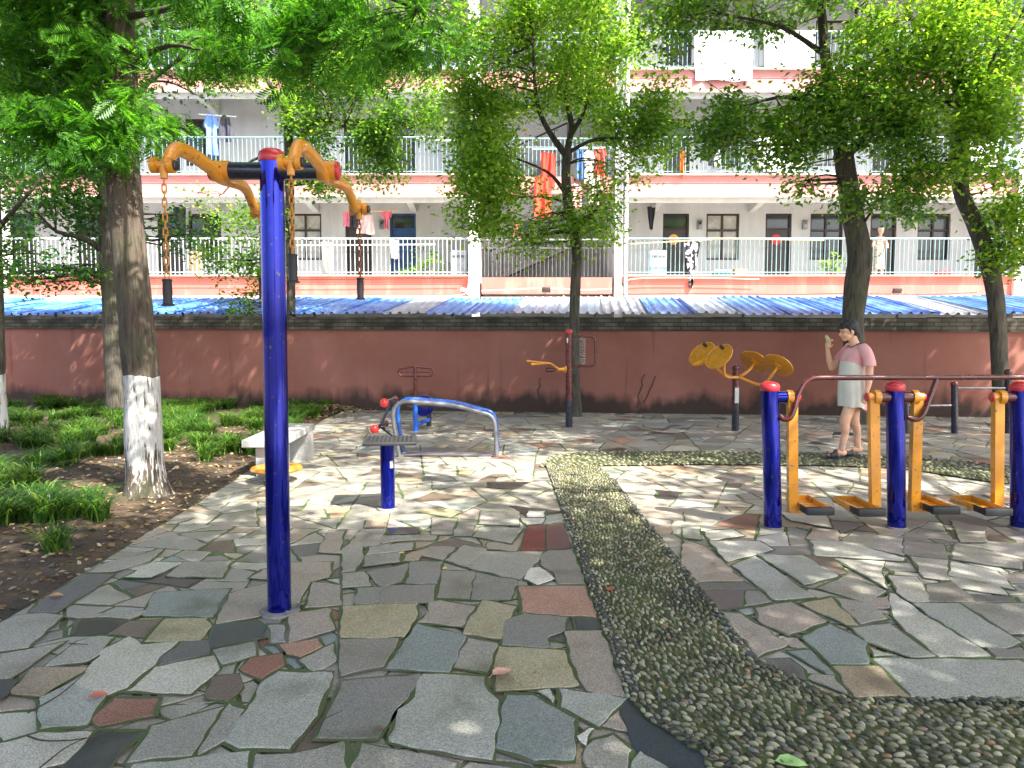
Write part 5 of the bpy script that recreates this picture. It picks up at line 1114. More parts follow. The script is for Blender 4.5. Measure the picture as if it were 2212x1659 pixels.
def litter(n_, fn, name, size, label, zf):
    P = []
    while len(P) < n_:
        q = fn()
        if q is not None: P.append((q[0], q[1], zf(q[0], q[1])+.006+random.random()*.006))
    P = np.array(P); k = len(P); a = rng.uniform(0, 2*np.pi, k); D = np.stack([np.cos(a), np.sin(a), rng.normal(0, .25, k)], 1); D, S_, W = rot_basis(D, np.tile([0, 0, 1.], (k, 1))+rng.normal(0, .3, (k, 3))); s = size*rng.uniform(.5, 1.3, (k, 1)); V = np.empty((k, 4, 3))
    for j in range(4): q = LEAFV[j]; V[:, j] = P+s*(D*q[0]+S_*q[1]*1.3+W*q[2])
    o = soup(name, V.reshape(-1, 3), 4, [M['litter']]); o['kind'] = 'stuff'; o['label'] = label
def fs():
    y = random.uniform(2.2, 12.8); xe = edge_x(y); x = xe+.03-abs(random.gauss(0, 1.6)); return (x, y)
litter(3600, fs, 'leaf_litter', .05, 'dry brown leaf litter scattered over the soil bed', soil_z)
def fp():
    x = random.uniform(-4, 8); y = random.uniform(2.2, 13.6)
    if x < edge_x(y) or random.random() > .25+.75*(y > 11): return None
    return (x, y)
litter(260, fp, 'scattered_bits', .035, 'tiny dry leaf bits scattered on the paving', lambda x, y: .012)
fb = lambda: (random.gauss(G(690, 900).x, .35), random.gauss(G(690, 892).y, .45))
litter(500, fb, 'leaf_pile', .09, 'heap of dry leaves by the wall at the end of the planting bed', lambda x, y: .01+.12*math.exp(-((x-G(690, 900).x)**2+(y-G(690, 892).y)**2)*3))
# ================================================================ PEOPLE
def fuse(b, voxel, name, mats, parent, smooth=4, disp=None):
    o = b.build(name, mats, parent); m_ = o.modifiers.new('r', 'REMESH'); m_.mode = 'VOXEL'; m_.voxel_size = voxel; m_.use_smooth_shade = True
    if smooth: s = o.modifiers.new('s', 'SMOOTH'); s.iterations = smooth; s.factor = .5
    dg = bpy.context.evaluated_depsgraph_get(); me = bpy.data.meshes.new_from_object(o.evaluated_get(dg)); o.modifiers.clear(); old = o.data; o.data = me; bpy.data.meshes.remove(old)
    if disp:
        for v in me.vertices: v.co += v.normal*disp(v.co)
    me.polygons.foreach_set('use_smooth', [True]*len(me.polygons)); me.materials.clear(); me.materials.append(mats); me.update(); return o
m, n, l, p = newmat('skin'); tc = N(n, 'TexCoord'); a = N(n, 'TexNoise'); a.inputs['Scale'].default_value = 14; l.new(tc.outputs['Object'], a.inputs['Vector'])
rp = ramp(n, [(.35, (.62, .34, .22)), (.65, (.72, .43, .29))]); l.new(a.outputs['Fac'], rp.inputs[0]); l.new(rp.outputs[0], p.inputs['Base Color']); p.inputs['Roughness'].default_value = .5
p.inputs['Subsurface Weight'].default_value = .08; p.inputs['Subsurface Radius'].default_value = (.02, .008, .004); M['skin'] = m
M['hair'] = mat('black_hair', (.012, .010, .010), .45, .4, 60, bump=.8, bscale=120)
M['eye'] = mat('eye', (.02, .015, .012), .3, .1); M['lip'] = mat('lips', (.38, .10, .08), .45, .1)
def hand(b, wr, axis, palm_n, side, curl, sc=1, hold=None):
    """wr wrist, axis to fingers, palm_n palm facing, side thumb side direction"""
    ax = axis.normalized(); pn = (palm_n-ax*palm_n.dot(ax)).normalized(); sd_ = ax.cross(pn)*(1 if side > 0 else -1)
    pc = wr+ax*.045*sc
    b.tube([wr-ax*.02, wr+ax*.01, wr+ax*.05*sc, wr+ax*.085*sc], [.021, .024, .034, .033], 12, flat=(1, .5) if abs(ax.z) > 2 else None)
    for i, (off, ln) in enumerate(((.027, .068), (.009, .078), (-.010, .072), (-.028, .056))):
        q = wr+ax*.082*sc+sd_*off*sc; d = ax.copy(); pts = [q-ax*.02]; rr = [.0095]
        for k, f_ in enumerate((.45, .32, .23)):
            cu = curl*(.55+.35*k+.08*i); d2 = (ax*math.cos(cu*(k+1)*.8)+pn*math.sin(cu*(k+1)*.8)).normalized(); q = q+d2*ln*sc*f_; pts.append(q.copy()); rr.append(.0088-.0012*k)
        b.tube(catmull(pts, 3), rr, 8); b.ell(pts[-1], (.0066,)*3, n=8)
    q = wr+ax*.028*sc+sd_*.024*sc; d = (ax*.55+sd_*.75+pn*.35).normalized(); e = q+d*.035*sc; d2 = (ax*.85+sd_*.2+pn*.55*curl).normalized(); b.tube(catmull([q-d*.015, q, e, e+d2*.03*sc], 3), [.013, .012, .0105, .009], 8); b.ell(e+d2*.03*sc, (.0085,)*3, n=8)
cp = G(1840, 992); PX, PY = cp.x, cp.y
def W_(f, s, z): return Vector((PX-f, PY-s, z))
t = thing('person', 'person in a pink and white dress walking left with one hand raised to the face', 'person', (PX, PY, .014))
b = MB()
Z0 = .03
# legs (near = left leg forward)
def leg(s, hip, kn, an, toe):
    b.tube(catmull([W_(*hip), W_(hip[0]*.6+kn[0]*.4, s, hip[2]*.6+kn[2]*.4), W_(*kn), W_(kn[0]*.55+an[0]*.45-.02, s, kn[2]*.6+an[2]*.4), W_(*an)], 4), [.098, .086, .064, .062, .052, .040, .037], 18)
    b.ell(W_(an[0]-.025, s, an[2]-.03), (.042, .033, .04)); d = toe[0]-an[0]
    b.tube(catmull([W_(an[0]-.03, s, an[2]-.045), W_(an[0]+.04, s, an[2]-.03), W_(an[0]+.11, s, an[2]-.05), W_(toe[0]-.02, s, toe[2])], 3), [.034, .036, .036, .022], 12)
    for i in range(5): b.ell(W_(toe[0]-.018-.008*i*i*.4, s-.03+.0135*i*1.05, toe[2]-.006), (.018, .0085, .009), n=8)
leg(.085, (.03, .085, .80), (.135, .085, .47), (.165, .085, .125), (.33, .085, .065))
leg(-.075, (-.05, -.075, .80), (-.045, -.075, .46), (-.095, -.075, .135), (.07, -.075, .065))
# trunk
def ringtube(pts):   # (f, z, rf, rs)
    n_ = 24; vs = []
    for f, z, rf, rs in pts:
        for j in range(n_): a_ = 2*math.pi*j/n_; vs.append(W_(f+math.cos(a_)*rf, math.sin(a_)*rs, z))
    k = len(pts); return vs, [(i*n_+j, i*n_+(j+1) % n_, (i+1)*n_+(j+1) % n_, (i+1)*n_+j) for i in range(k-1) for j in range(n_)]+[list(range(n_))[::-1], [(k-1)*n_+j for j in range(n_)]]
v_, f_ = ringtube([(-.01, .70, .08, .13), (-.01, .80, .125, .175), (0, .90, .135, .175), (.02, 1.0, .13, .155), (.02, 1.1, .125, .155), (.015, 1.2, .12, .17), (0, 1.28, .10, .185), (-.01, 1.34, .075, .15), (-.005, 1.38, .05, .07)]); b.add(v_, f_)
b.tube([W_(-.005, 0, 1.33), W_(.02, 0, 1.40), W_(.05, 0, 1.47)], [.062, .054, .052], 16)
# arms: near (left) hangs, far (right) raised
b.tube(catmull([W_(-.02, .185, 1.30), W_(-.055, .225, 1.20), W_(-.065, .235, 1.06), W_(-.06, .235, .94), W_(-.045, .225, .83)], 4), [.052, .050, .042, .037, .026], 14)
hand(b, W_(-.045, .225, .82), Vector((.0, 0, -1))*1.0+Vector((-.15, 0, 0)), Vector((0, 1, 0)), 1, .55)
b.tube(catmull([W_(.0, -.175, 1.29), W_(.09, -.215, 1.20), W_(.185, -.205, 1.09)], 4), [.05, .046, .04], 14)
b.tube(catmull([W_(.185, -.205, 1.09), W_(.225, -.19, 1.18), W_(.262, -.165, 1.31)], 4), [.04, .037, .025], 14); b.ell(W_(.187, -.205, 1.09), (.041,)*3)
wr = W_(.264, -.163, 1.315); hand(b, wr, W_(.265, -.13, 1.42)-wr+Vector((0, 0, 0)), Vector((1, .1, 0)), -1, .75)
# head: looking slightly down, to -X
hc = W_(.085, 0, 1.535); Rt = Matrix.Rotation(-.18, 3, 'Y')    # chin tips
def H(f, s, z): return hc+Rt @ Vector((-f, -s, z))
qh = Rt.to_quaternion()
b.ell(H(-.005, 0, .02), (.095, .075, .095), qh); b.ell(H(.035, 0, -.045), (.058, .056, .065), qh); b.ell(H(.062, 0, -.092), (.026, .03, .022), qh)
b.ell(H(.072, .03, -.035), (.022, .024, .024), qh); b.ell(H(.072, -.03, -.035), (.022, .024, .024), qh)
b.tube([H(.085, 0, .01), H(.105, 0, -.02), H(.112, 0, -.035)], [.008, .011, .013], 8); b.ell(H(.104, 0, -.04), (.012, .016, .009), qh)
b.ell(H(.082, 0, .028), (.016, .05, .01), qh); b.ell(H(.092, 0, -.062), (.01, .021, .006), qh); b.ell(H(.09, 0, -.073), (.01, .018, .007), qh)
for s in (-1, 1): b.ell(H(-.005, s*.075, -.015), (.018, .008, .03), qh)
body = fuse(b, .0062, 'body', M['skin'], t, 3)
b = MB()
for s in (-1, 1): b.ell(H(.083, s*.031, .0), (.009, .013, .0045), qh, 10)
b.build('eyes', M['eye'], t)
b = MB(); b.ell(H(.098, 0, -.066), (.006, .019, .006), qh, 10); b.build('lips', M['lip'], t)
b = MB(); b.ell(H(-.022, 0, .045), (.098, .088, .09), qh); b.ell(H(.03, 0, .085), (.075, .07, .045), qh); b.ell(H(-.062, 0, -.01), (.052, .07, .075), qh); b.ell(H(.07, 0, .055), (.03, .06, .03), qh)
for i in range(70):
    a_ = random.uniform(0, 6.28); e = random.uniform(.35, 1.4); q = H(-.01+math.cos(a_)*math.cos(e)*.085, math.sin(a_)*math.cos(e)*.08, .055+math.sin(e)*.07); d = (q-H(-.01, 0, .02)).normalized()
    b.tube([q-d*.02, q+d*random.uniform(.008, .028)+Vector((random.gauss(0, .01), random.gauss(0, .01), 0))], [.014, .004], 6)
for s in (-1, 1): b.tube([H(.015, s*.077, .045), H(.012, s*.079, .0), H(.012, s*.077, -.025)], [.014, .010, .004], 6)
fuse(b, .006, 'hair', M['hair'], t, 1, lambda c: .003*noise.noise(c*70))
# dress
m, n, l, p = newmat('dress_cloth'); tc = N(n, 'TexCoord'); sx = N(n, 'SeparateXYZ'); l.new(tc.outputs['Object'], sx.inputs[0])
def mth(op, a_, b_=None, c_=None):
    q = N(n, 'Math', operation=op)
    for i, v in enumerate((a_, b_, c_)):
        if v is None: continue
        if hasattr(v, 'is_linked') or hasattr(v, 'links'): l.new(v, q.inputs[i])
        else: q.inputs[i].default_value = v
    return q.outputs[0]
# white front panel: arc-topped, limited to front part of the dress (object x negative = front)
dx = mth('DIVIDE', mth('ADD', sx.outputs['X'], .17), .245); dx2 = mth('MULTIPLY', dx, dx); arc = mth('SUBTRACT', 1.165, mth('MULTIPLY', dx2, .13))
inz = mth('LESS_THAN', sx.outputs['Z'], arc); inx = mth('LESS_THAN', sx.outputs['X'], .04); mk = mth('MULTIPLY', inz, inx)
a = N(n, 'TexNoise'); a.inputs['Scale'].default_value = 6; l.new(tc.outputs['Object'], a.inputs['Vector'])
r1 = ramp(n, [(.3, (.68, .30, .30)), (.7, (.76, .40, .39))]); l.new(a.outputs['Fac'], r1.inputs[0]); r2 = ramp(n, [(.3, (.58, .54, .45)), (.7, (.68, .65, .57))]); l.new(a.outputs['Fac'], r2.inputs[0])
mx = N(n, 'MixRGB'); l.new(mk, mx.inputs[0]); l.new(r1.outputs[0], mx.inputs[1]); l.new(r2.outputs[0], mx.inputs[2]); l.new(mx.outputs[0], p.inputs['Base Color']); p.inputs['Roughness'].default_value = .85
M['dress'] = m
n_ = 56; vs = []; prof = [(.0, 1.385, .062, .085), (0, 1.362, .085, .125), (-.002, 1.33, .108, .165), (.005, 1.28, .13, .185), (.02, 1.2, .148, .182), (.03, 1.1, .155, .175), (.03, 1.0, .160, .18), (.025, .9, .168, .195), (.02, .8, .172, .205), (.02, .7, .17, .208), (.02, .635, .168, .208)]
for i, (f, z, rf, rs) in enumerate(prof):
    for j in range(n_):
        a_ = 2*math.pi*j/n_; k_ = max(0, (1.2-z))*.06; w_ = 1+k_*math.sin(a_*7+z*3)+k_*.6*math.sin(a_*13+1); zz = z-(.055*max(0, -math.cos(a_)) if i == len(prof)-1 else 0)-(.045*max(0, math.cos(a_)) if i < 2 else 0)+ (.006*math.sin(a_*5) if i > 7 else 0)
        rf_ = rf*(.9 if z < 1.25 else .95); vs.append(W_(f+math.cos(a_)*rf_*w_, math.sin(a_)*rs*w_, zz))
k = len(prof); b = MB().add(vs, [(i*n_+j, i*n_+(j+1) % n_, (i+1)*n_+(j+1) % n_, (i+1)*n_+j) for i in range(k-1) for j in range(n_)])
ds = b.build('dress', M['dress'], t, ang=80); sm = ds.modifiers.new('s', 'SOLIDIFY'); sm.thickness = .006; ss = ds.modifiers.new('u', 'SUBSURF'); ss.levels = 1; ss.render_levels = 1
b = MB(); b.tube(catmull([W_(-.02, .13, 1.345), W_(-.035, .195, 1.29), W_(-.06, .235, 1.19), W_(-.064, .242, 1.13)], 4), [.06, .068, .066, .07], 18, cap=False); s1 = b.build('sleeve', M['dress'], t, ang=80); s1.modifiers.new('s', 'SOLIDIFY').thickness = .005
b = MB(); b.tube(catmull([W_(-.0, -.13, 1.345), W_(.03, -.185, 1.28), W_(.08, -.215, 1.21), W_(.105, -.222, 1.175)], 4), [.06, .066, .064, .066], 18, cap=False)
sl = b.build('sleeve', M['dress'], t, ang=80); sm = sl.modifiers.new('s', 'SOLIDIFY'); sm.thickness = .005
M['trim'] = mat('dark_maroon_trim', (.06, .015, .018), .8, .1)
pts = []
for j in range(33): a_ = 2*math.pi*j/32; pts.append(W_(math.cos(a_)*.064, math.sin(a_)*.088, 1.386-.045*max(0, math.cos(a_))))
MB().tube(pts, .007, 8, cap=False).build('neckline_trim', M['trim'], t)
M['slipper'] = mat('dark_slipper', (.03, .028, .03), .6, .2)
for s, x0, x1, z in ((.085, .11, .345, .02), (-.075, -.15, .09, .02)):
    b = MB(); pts = [W_(x0+(x1-x0)*(.5-.5*math.cos(a_)), s+math.sin(a_)*(.047 if math.cos(a_) < 0 else .042), z) for a_ in [2*math.pi*i/24 for i in range(24)]]
    b.prism(pts, (0, 0, .022)); sp_ = b.build('slipper', M['slipper'], t)
    vs = []; 
    for i in range(5):
        f = x1-.035-.022*i
        for j in range(9): a_ = math.pi*j/8; vs.append(W_(f, s+math.cos(a_)*.053, z+.02+math.sin(a_)*(.052+.012*i)))
    b = MB().add(vs, [(i*9+j, i*9+j+1, (i+1)*9+j+1, (i+1)*9+j) for i in range(4) for j in range(8)]); u_ = b.build('strap', M['slipper'], sp_); u_.modifiers.new('s', 'SOLIDIFY').thickness = .006
# snack in the raised hand
q = W_(.275, -.13, 1.435); b = MB(); b.tube(catmull([q+Vector((.022, -.01, -.05)), q+Vector((.008, 0, -.02)), q, q+Vector((-.022, .01, .045))], 4), [.012, .022, .022, .012], 12, flat=(1, .6), rnd=.5)
b.build('snack', mat('pale_green_food', (.48, .50, .22), .6, .3, 50), label='small pale yellow-green snack held in the raised hand of the person in pink', category='snack')
# ---- elderly person on the gallery
q0 = Vector((U(1898, 560, FY+.8).x, FY+.8, ztop[0]-.08)); t = thing('person', 'white haired person leaning at the railing of the gallery beside the thick tree trunk', 'person', q0)
def V_(f, s, z): return q0+Vector((-f*.3+s, -f, z))
b = MB(); n_ = 20
def rt(pts):
    vs = []
    for f, z, rf, rs in pts:
        for j in range(n_): a_ = 2*math.pi*j/n_; vs.append(V_(f+math.cos(a_)*rf, math.sin(a_)*rs, z))
    k = len(pts); b.add(vs, [(i*n_+j, i*n_+(j+1) % n_, (i+1)*n_+(j+1) % n_, (i+1)*n_+j) for i in range(k-1) for j in range(n_)]+[list(range(n_))[::-1], [(k-1)*n_+j for j in range(n_)]])
rt([(0, .75, .1, .14), (0, .9, .12, .17), (.05, 1.1, .11, .17), (.12, 1.25, .1, .18), (.16, 1.33, .06, .1)])
b.tube([V_(.15, 0, 1.3), V_(.22, 0, 1.42)], .045, 12); b.ell(V_(.26, 0, 1.5), (.08, .095, .11)); b.ell(V_(.36, 0, 1.48), (.014, .016, .02)); b.ell(V_(.29, 0, 1.42), (.045, .05, .04))
for s in (-1, 1):
    b.tube([V_(0, s*.09, .8), V_(.03, s*.1, .45), V_(-.02, s*.1, .08)], [.085, .06, .045], 12); b.tube([V_(-.05, s*.1, .04), V_(.15, s*.1, .03)], .04, 10)
    b.tube([V_(.1, s*.17, 1.25), V_(.18, s*.22, 1.05), V_(.42, s*.14, 1.0)], [.05, .042, .03], 12)
    hand(b, V_(.42, s*.14, 1.0), Vector((-.1, -1, -.1)), Vector((0, 0, -1)), s, .8)
fuse(b, .012, 'body', M['skin'], t, 2)
b = MB(); b.ell(V_(.235, 0, 1.55), (.095, .1, .085)); fuse(b, .012, 'hair', mat('white_hair', (.55, .53, .5), .6, .2, 40), t, 1)
b = MB(); rt([(0, .35, .15, .2), (0, .8, .14, .19), (.05, 1.1, .13, .19), (.12, 1.25, .115, .2), (.15, 1.34, .07, .12)]); b.build('smock', mat('olive_floral_cloth', (.30, .30, .16), .9, .6, 25, col2=(.55, .5, .42)), t)
# ================================================================ LAUNDRY AND GALLERY CLUTTER
CL = {}
def cmat(c, v=.12):
    k = tuple(c)
    if k not in CL: CL[k] = mat('cloth', c, .85, v, 8)
    return CL[k]
def cloth(name, label, cat, cx, yt, hpx, prof, col, Y=FY-.08, fold=.045, group='laundry hung along the galleries', stripes=None, lean=0):
    """prof: list of (t, left, right) half widths in photo px"""
    s = Y/FPX; top = U(cx, yt, Y); nu = 14; nv = 16; b = MB(); ts = [q[0] for q in prof]; fr = []; bk = []
    for i in range(nv+1):
        t_ = i/nv; l_ = np.interp(t_, ts, [q[1] for q in prof])*s; r_ = np.interp(t_, ts, [q[2] for q in prof])*s
        for j in range(nu+1):
            u = j/nu; x = -l_+(l_+r_)*u; dy = fold*math.sin(u*11+cx)*(.3+t_)+fold*.5*math.sin(u*23+t_*4); p_ = top+Vector((x+lean*t_*s, dy, -t_*hpx*s+fold*.4*math.sin(u*6.28)))
            fr.append(p_); bk.append(p_+Vector((0, .008, 0)))
    w_ = nu+1; nn = len(fr); fs = [(i*w_+j, i*w_+j+1, (i+1)*w_+j+1, (i+1)*w_+j) for i in range(nv) for j in range(nu)]; fs += [tuple(nn+q for q in f[::-1]) for f in fs]
    rim = [(0, j) for j in range(nu)]; 
    ed = [j for j in range(w_)]+[i*w_+nu for i in range(1, nv+1)]+[nv*w_+j for j in range(nu-1, -1, -1)]+[i*w_ for i in range(nv-1, 0, -1)]
    fs += [(ed[i], ed[(i+1) % len(ed)], nn+ed[(i+1) % len(ed)], nn+ed[i]) for i in range(len(ed))]
    b.add(fr+bk, fs); o = b.build(name, col if hasattr(col, 'node_tree') else cmat(col), label=label, category=cat)
    if group: o['group'] = group
    return o
shirt = lambda w_: [(0, w_*.3, w_*.3), (.06, w_*.75, w_*.75), (.3, w_*1.15, w_*1.15), (.34, w_*.7, w_*.7), (1, w_*.78, w_*.78)]
rect = lambda w_: [(0, w_, w_), (1, w_*.97, w_*1.02)]
taper = lambda a_, b_: [(0, a_, a_), (.5, (a_+b_)/2*1.05, (a_+b_)/2), (1, b_, b_)]
stm, n, l, p = newmat('striped_towel'); tc = N(n, 'TexCoord'); wv = N(n, 'TexWave'); wv.bands_direction = 'Z'; wv.inputs['Scale'].default_value = 4; l.new(tc.outputs['Object'], wv.inputs['Vector']); rp = ramp(n, [(.5, (.70, .62, .55)), (.56, (.45, .10, .10))]); l.new(wv.outputs['Fac'], rp.inputs[0]); l.new(rp.outputs[0], p.inputs['Base Color']); p.inputs['Roughness'].default_value = .9
items = [
 ('blue_shirt', 'light blue shirt hung below the second gallery ceiling beside a dark coat', 'shirt', 455, 246, 85, shirt(16), (.16, .30, .62), FY+.4),
 ('dark_coat', 'charcoal coat hung beside a light blue shirt', 'coat', 486, 252, 52, taper(9, 20), (.05, .05, .07), FY+.4),
 ('white_towel', 'small white towel on the second gallery rail left of centre', 'towel', 836, 303, 32, rect(13), (.75, .75, .75), FY-.08),
 ('black_vest', 'narrow black garment hung above the right first gallery', 'garment', 1407, 447, 48, taper(9, 3), (.02, .02, .025), FY+.5),
 ('patterned_trousers', 'black and white clothes draped over the first gallery rail', 'clothes', 1496, 520, 100, [(0, 17, 17), (.25, 15, 13), (.6, 9, 6), (1, 5, 2)], None, FY-.08),
 ('dark_clothes', 'dark clothes hanging by the doorway left of the yellow chain', 'clothes', 388, 448, 85, taper(14, 10), (.03, .03, .04), FY+.5),
 ('white_cloth', 'white cloth bundled on the first gallery rail before the blue door', 'cloth', 850, 518, 40, [(0, 9, 9), (.4, 9, 10), (1, 5, 7)], (.72, .72, .72), FY-.08),
 ('beige_mop_cloth', 'stringy beige cloths hanging from the rail beside the tall blue pole', 'cloth', 706, 523, 66, [(0, 13, 13), (.5, 12, 12), (1, 4, 6)], (.50, .46, .40), FY-.08),
 ('pink_towel', 'pink towel hung at the left of a black one', 'towel', 749, 458, 30, rect(9), (.65, .18, .25), FY+.45),
 ('black_towel', 'black towel between pink and pale garments', 'towel', 765, 456, 34, rect(10), (.03, .025, .03), FY+.42),
 ('pale_pink_blouse', 'pale pink blouse hung near the dangling chain grip', 'blouse', 790, 462, 42, taper(14, 19), (.62, .46, .42), FY+.45),
 ('pink_gloves', 'pair of red-pink gloves pegged on a pole', 'gloves', 835, 455, 38, [(0, 12, 12), (.35, 11, 11), (.5, 4, 4), (1, 5, 4)], (.62, .14, .18), FY+.45),
 ('red_banner_cloth', 'bright red cloth hung in the stair bay behind the middle tree', 'cloth', 1184, 330, 70, rect(15), (.70, .04, .02), FY-.06),
 ('red_quilt', 'long red quilt hanging low in the stair bay behind the middle tree', 'quilt', 1172, 382, 85, taper(17, 20), (.66, .06, .03), FY-.12),
 ('striped_towel', 'pink and red striped towel beside the middle tree trunk', 'towel', 1246, 398, 50, rect(10), stm, FY-.1),
 ('red_shirt', 'red shirt hung at the top right of the stair bay', 'shirt', 1296, 318, 60, shirt(14), (.68, .06, .06), FY-.1),
 ('white_shirt', 'white shirt hung between red clothes in the stair bay', 'shirt', 1272, 325, 70, shirt(13), (.7, .68, .6), FY-.12),
 ('blue_jeans', 'blue jeans hung in the stair bay beside a white shirt', 'jeans', 1254, 322, 66, rect(9), (.08, .16, .35), FY-.1),
 ('pale_trousers', 'pale trousers hung low at the right of the stair bay', 'trousers', 1283, 378, 62, taper(13, 11), (.6, .55, .45), FY-.15),
 ('dark_jeans', 'dark blue jeans hung in the first floor stair bay', 'jeans', 1136, 478, 50, taper(7, 5), (.03, .05, .12), FY+.2),
 ('checked_cloth', 'small red checked cloth in the first floor stair bay', 'cloth', 1117, 482, 30, rect(9), (.45, .18, .16), FY+.2),
 ('white_sheet', 'large white bed sheet over the top right gallery rail', 'bed sheet', 1565, 68, 100, [(0, 62, 60), (.6, 61, 60), (1, 58, 60)], (.80, .80, .82), FY-.1),
 ('white_duvet', 'white duvet over the top gallery rail left of the thick limb', 'bed sheet', 1708, 64, 80, [(0, 56, 52), (1, 54, 50)], (.78, .78, .80), FY-.1),
 ('cream_sheet', 'white sheet with curved hem hung at the second gallery rail behind the stout tree', 'bed sheet', 1680, 298, 72, [(0, 44, 60), (.7, 42, 58), (1, 26, 45)], (.78, .77, .76), FY-.1),
 ('white_blanket', 'white blanket over the second gallery rail near the right edge', 'bed sheet', 2125, 298, 60, [(0, 36, 34), (1, 34, 30)], (.78, .78, .78), FY-.1),
 ('pale_blue_cover', 'pale blue folded cover at the second gallery rail beside the white blanket', 'cover', 2188, 312, 50, taper(18, 14), (.45, .6, .62), FY-.12),
 ('light_jacket', 'pale jacket hung in the second gallery right of the stair bay', 'jacket', 1613, 330, 45, taper(9, 14), (.6, .62, .66), FY+.3),
 ('white_blouse', 'small white blouse on the second gallery rail above the flower cloth', 'blouse', 1550, 315, 42, shirt(10), (.7, .7, .72), FY-.08),
 ('orange_cloth', 'narrow orange cloth on the second gallery rail right of the stair bay', 'cloth', 1474, 325, 55, rect(5), (.7, .2, .06), FY-.08),
]
pm, n, l, p = newmat('black_white_print'); tc = N(n, 'TexCoord'); a = N(n, 'TexNoise'); a.inputs['Scale'].default_value = 7; l.new(tc.outputs['Object'], a.inputs['Vector']); rp = ramp(n, [(.48, (.02, .02, .03)), (.52, (.7, .7, .72))]); l.new(a.outputs['Fac'], rp.inputs[0]); l.new(rp.outputs[0], p.inputs['Base Color'])
for nm, lb, ca_, cx, yt, h, pf, col, Y in items: cloth(nm, lb, ca_, cx, yt, h, pf, pm if col is None else col, Y)
# laundry poles
M['bamboo'] = mat('bamboo', (.50, .36, .18), .6, .15)
def pole(x0, y0, x1, y1, Y, label, mname='bamboo', r=.018):
    MB().tube([U(x0, y0, Y), U(x1, y1, Y)], r, 8).build('laundry_pole', M[mname], label=label, category='pole', group='laundry poles on the galleries')
pole(1360, 527, 1560, 516, FY-.1, 'pinkish bamboo pole lying on the right first gallery rail near the drainpipe')
pole(1540, 515, 1780, 519, FY-.12, 'pale bamboo pole along the right first gallery rail')
pole(940, 528, 640, 530, FY-.1, 'white pole along the left first gallery rail behind the blue pole', 'white')
pole(740, 457, 860, 455, FY+.45, 'bamboo pole carrying gloves and towels near the blue door')
pole(972, 73, 1022, 70, FY-.3, 'orange-yellow pole end sticking out at the top of the middle gap'); pole(0, 100, 50, 98, FY-.3, 'yellow bamboo pole at the top left corner gallery')
pole(900, 300, 1000, 305, FY-.2, 'white laundry pole before the second gallery left of the stair bay', 'white')
pole(1150, 322, 1320, 320, FY-.1, 'laundry pole across the second floor stair bay', 'white'); pole(430, 247, 510, 252, FY+.4, 'pole under the ceiling carrying the blue shirt', 'white')
# clutter behind the first gallery rail
zf = ztop[0]-.08; gz = FY+.75
def plant(px, lb, s=1, white=False):
    q = Vector((U(px, 500, gz).x, gz, zf)); t = thing('potted_plant', lb, 'plant', q, 'plants and clutter on the first gallery'); MB().lathe(q, (0, 0, 1), [(.1*s, 0), (.14*s, .22*s), (.15*s, .24*s), (.13*s, .24*s), (.12*s, .2*s), (.001, .2*s)], 16).build('pot', M['concrete'] if white else mat('clay', (.35, .12, .06), .8), t)
    C = np.array(q)+np.array([0, 0, .5*s])+rng.normal(0, 1, (26, 3))*np.array([.2, .12, .16])*s; soup('foliage', make_leaves(C, 8, .1*s, .06), 4, [M['leaf_y']], t)
    w_ = MB()
    for i in range(5): w_.tube([q+Vector((0, 0, .2*s)), Vector(C[i*5])], [.01, .004], 5)
    w_.build('stem', M['bark_dark'], t)
plant(925, 'bushy plant in a pale pot behind the left first gallery rail', 1.3, True); plant(880, 'small potted plant beside the bushy one on the left first gallery', .7)
plant(1800, 'potted plant behind the right first gallery rail near the thick trunk', 1.1); plant(500, 'potted plant on the first gallery left of the tall pole', .8)
def boxy(nm, lb, cat, px, w_, d_, h_, col, extra=None):
    q = Vector((U(px, 500, gz).x, gz, zf)); t = thing(nm, lb, cat, q, 'plants and clutter on the first gallery'); mm = mat(nm, col, .5, .15)
    MB().box(q+Vector((0, 0, h_/2)), (w_, d_, h_), bev=.02).build('body', mm, t); return q, t
q, t = boxy('washing_machine', 'pale grey washing machine at the right end of the left first gallery', 'washing machine', 992, .5, .5, .85, (.45, .5, .55)); MB().box(q+Vector((0, 0, .88)), (.46, .46, .05), bev=.015).build('lid', M['white'], t); MB().box(q+Vector((0, -.252, .72)), (.4, .01, .08)).build('control_panel', M['galv'], t)
q, t = boxy('washing_machine', 'blue-grey washing machine at the left end of the right first gallery', 'washing machine', 1420, .5, .5, .85, (.35, .5, .58)); MB().box(q+Vector((0, 0, .88)), (.46, .46, .05), bev=.015).build('lid', M['white'], t); MB().box(q+Vector((0, -.252, .72)), (.4, .01, .08)).build('control_panel', M['galv'], t)
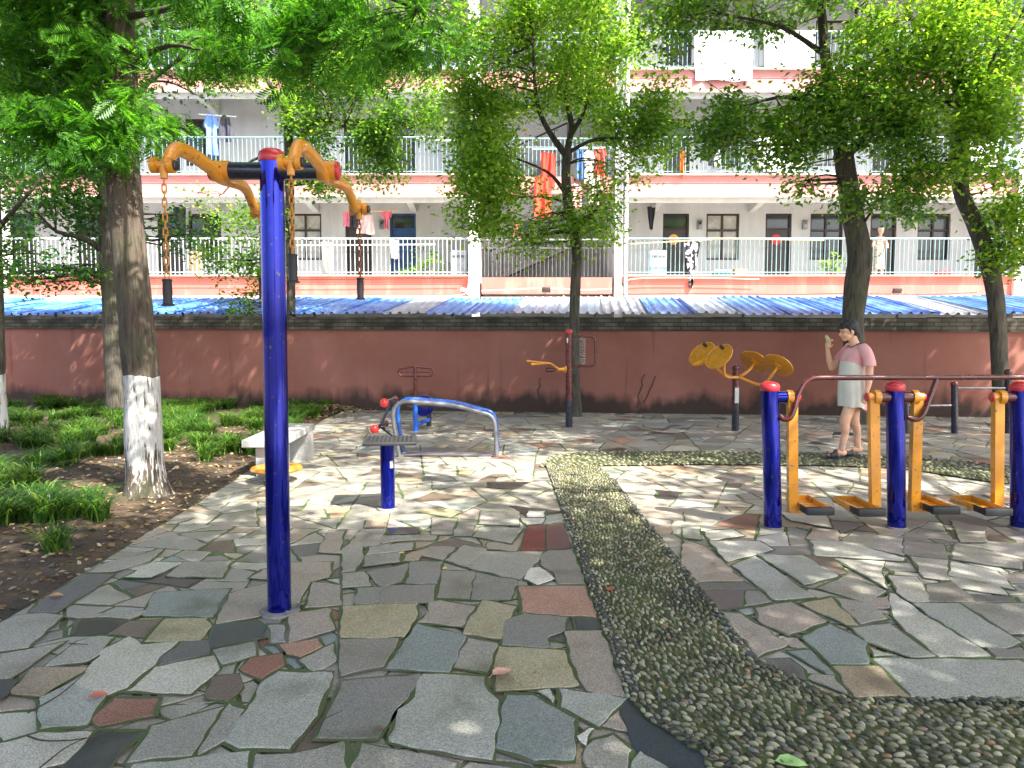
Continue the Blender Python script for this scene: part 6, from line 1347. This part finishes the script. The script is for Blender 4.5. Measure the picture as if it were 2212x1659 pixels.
q, t = boxy('wooden_chair', 'brown wooden backed chair behind the left first gallery rail', 'chair', 422, .4, .04, .0001+.9, (.30, .18, .10)); MB().box(q+Vector((0, .2, .45)), (.42, .4, .04)).build('seat', M['woodframe'], t)
q, t = boxy('cardboard_box', 'brown cardboard box under the window on the right first gallery', 'box', 1600, .4, .3, .35, (.35, .22, .12)); MB().box(q+Vector((0, -.152, .2)), (.38, .004, .04)).build('tape', M['cream'], t)
q, t = boxy('red_bucket', 'red crate on the right first gallery right of the thick trunk', 'crate', 2040, .4, .3, .28, (.6, .05, .04)); MB().box(q+Vector((0, 0, .28)), (.42, .32, .03)).build('rim', M['red'], t)
q, t = boxy('storage_crate', 'teal storage crate on the right first gallery under the second window', 'crate', 1560, .5, .3, .3, (.08, .25, .28)); MB().box(q+Vector((0, 0, .3)), (.52, .32, .03)).build('rim', M['white'], t)
# door ornaments
for px, col, lb in ((1452, (.7, .35, .08), 'yellow round paper ornament on the first dark door right of the stair bay'), (1672, (.6, .05, .06), 'red round paper ornament on the second dark door of the right first gallery')):
    x = IX(px); MB().lathe((x, IY+.07, zf+1.38), (0, -1, 0), [(.001, 0), (.16, 0), (.17, .01), (.1, .02), (.001, .022)], 16).build('door_ornament', cmat(col), label=lb, category='ornament')
# crushed blue packet on the paving by the wall
q = G(1945, 902, .02); MB().box(q, (.24, .08, .03), Matrix.Rotation(.1, 3, 'Z'), bev=.008).build('litter_packet', mat('pale_blue_packet', (.45, .55, .75), .3, .3, 40), label='crushed pale blue packet on the paving by the foot of the wall', category='litter')
for px, py, lb in ((1178, 1622, 'yellow cigarette end'),): pass
for zx, zy, lb, a_ in ((390, 262, 'cigarette end in a mossy joint left of the small triangle slab', .2), (668, 362, 'second cigarette end further right in a mossy joint', .9)):
    q = G((1000+zx/2.212)/1.3562, (1500+zy/2.212)/1.3562, .02); d = Vector((math.cos(a_), math.sin(a_), 0))*.018
    MB().tube([q-d, q+d], .005, 8).build('cigarette_end', mat('cigarette', (.6, .42, .12), .8), label=lb, category='cigarette end')
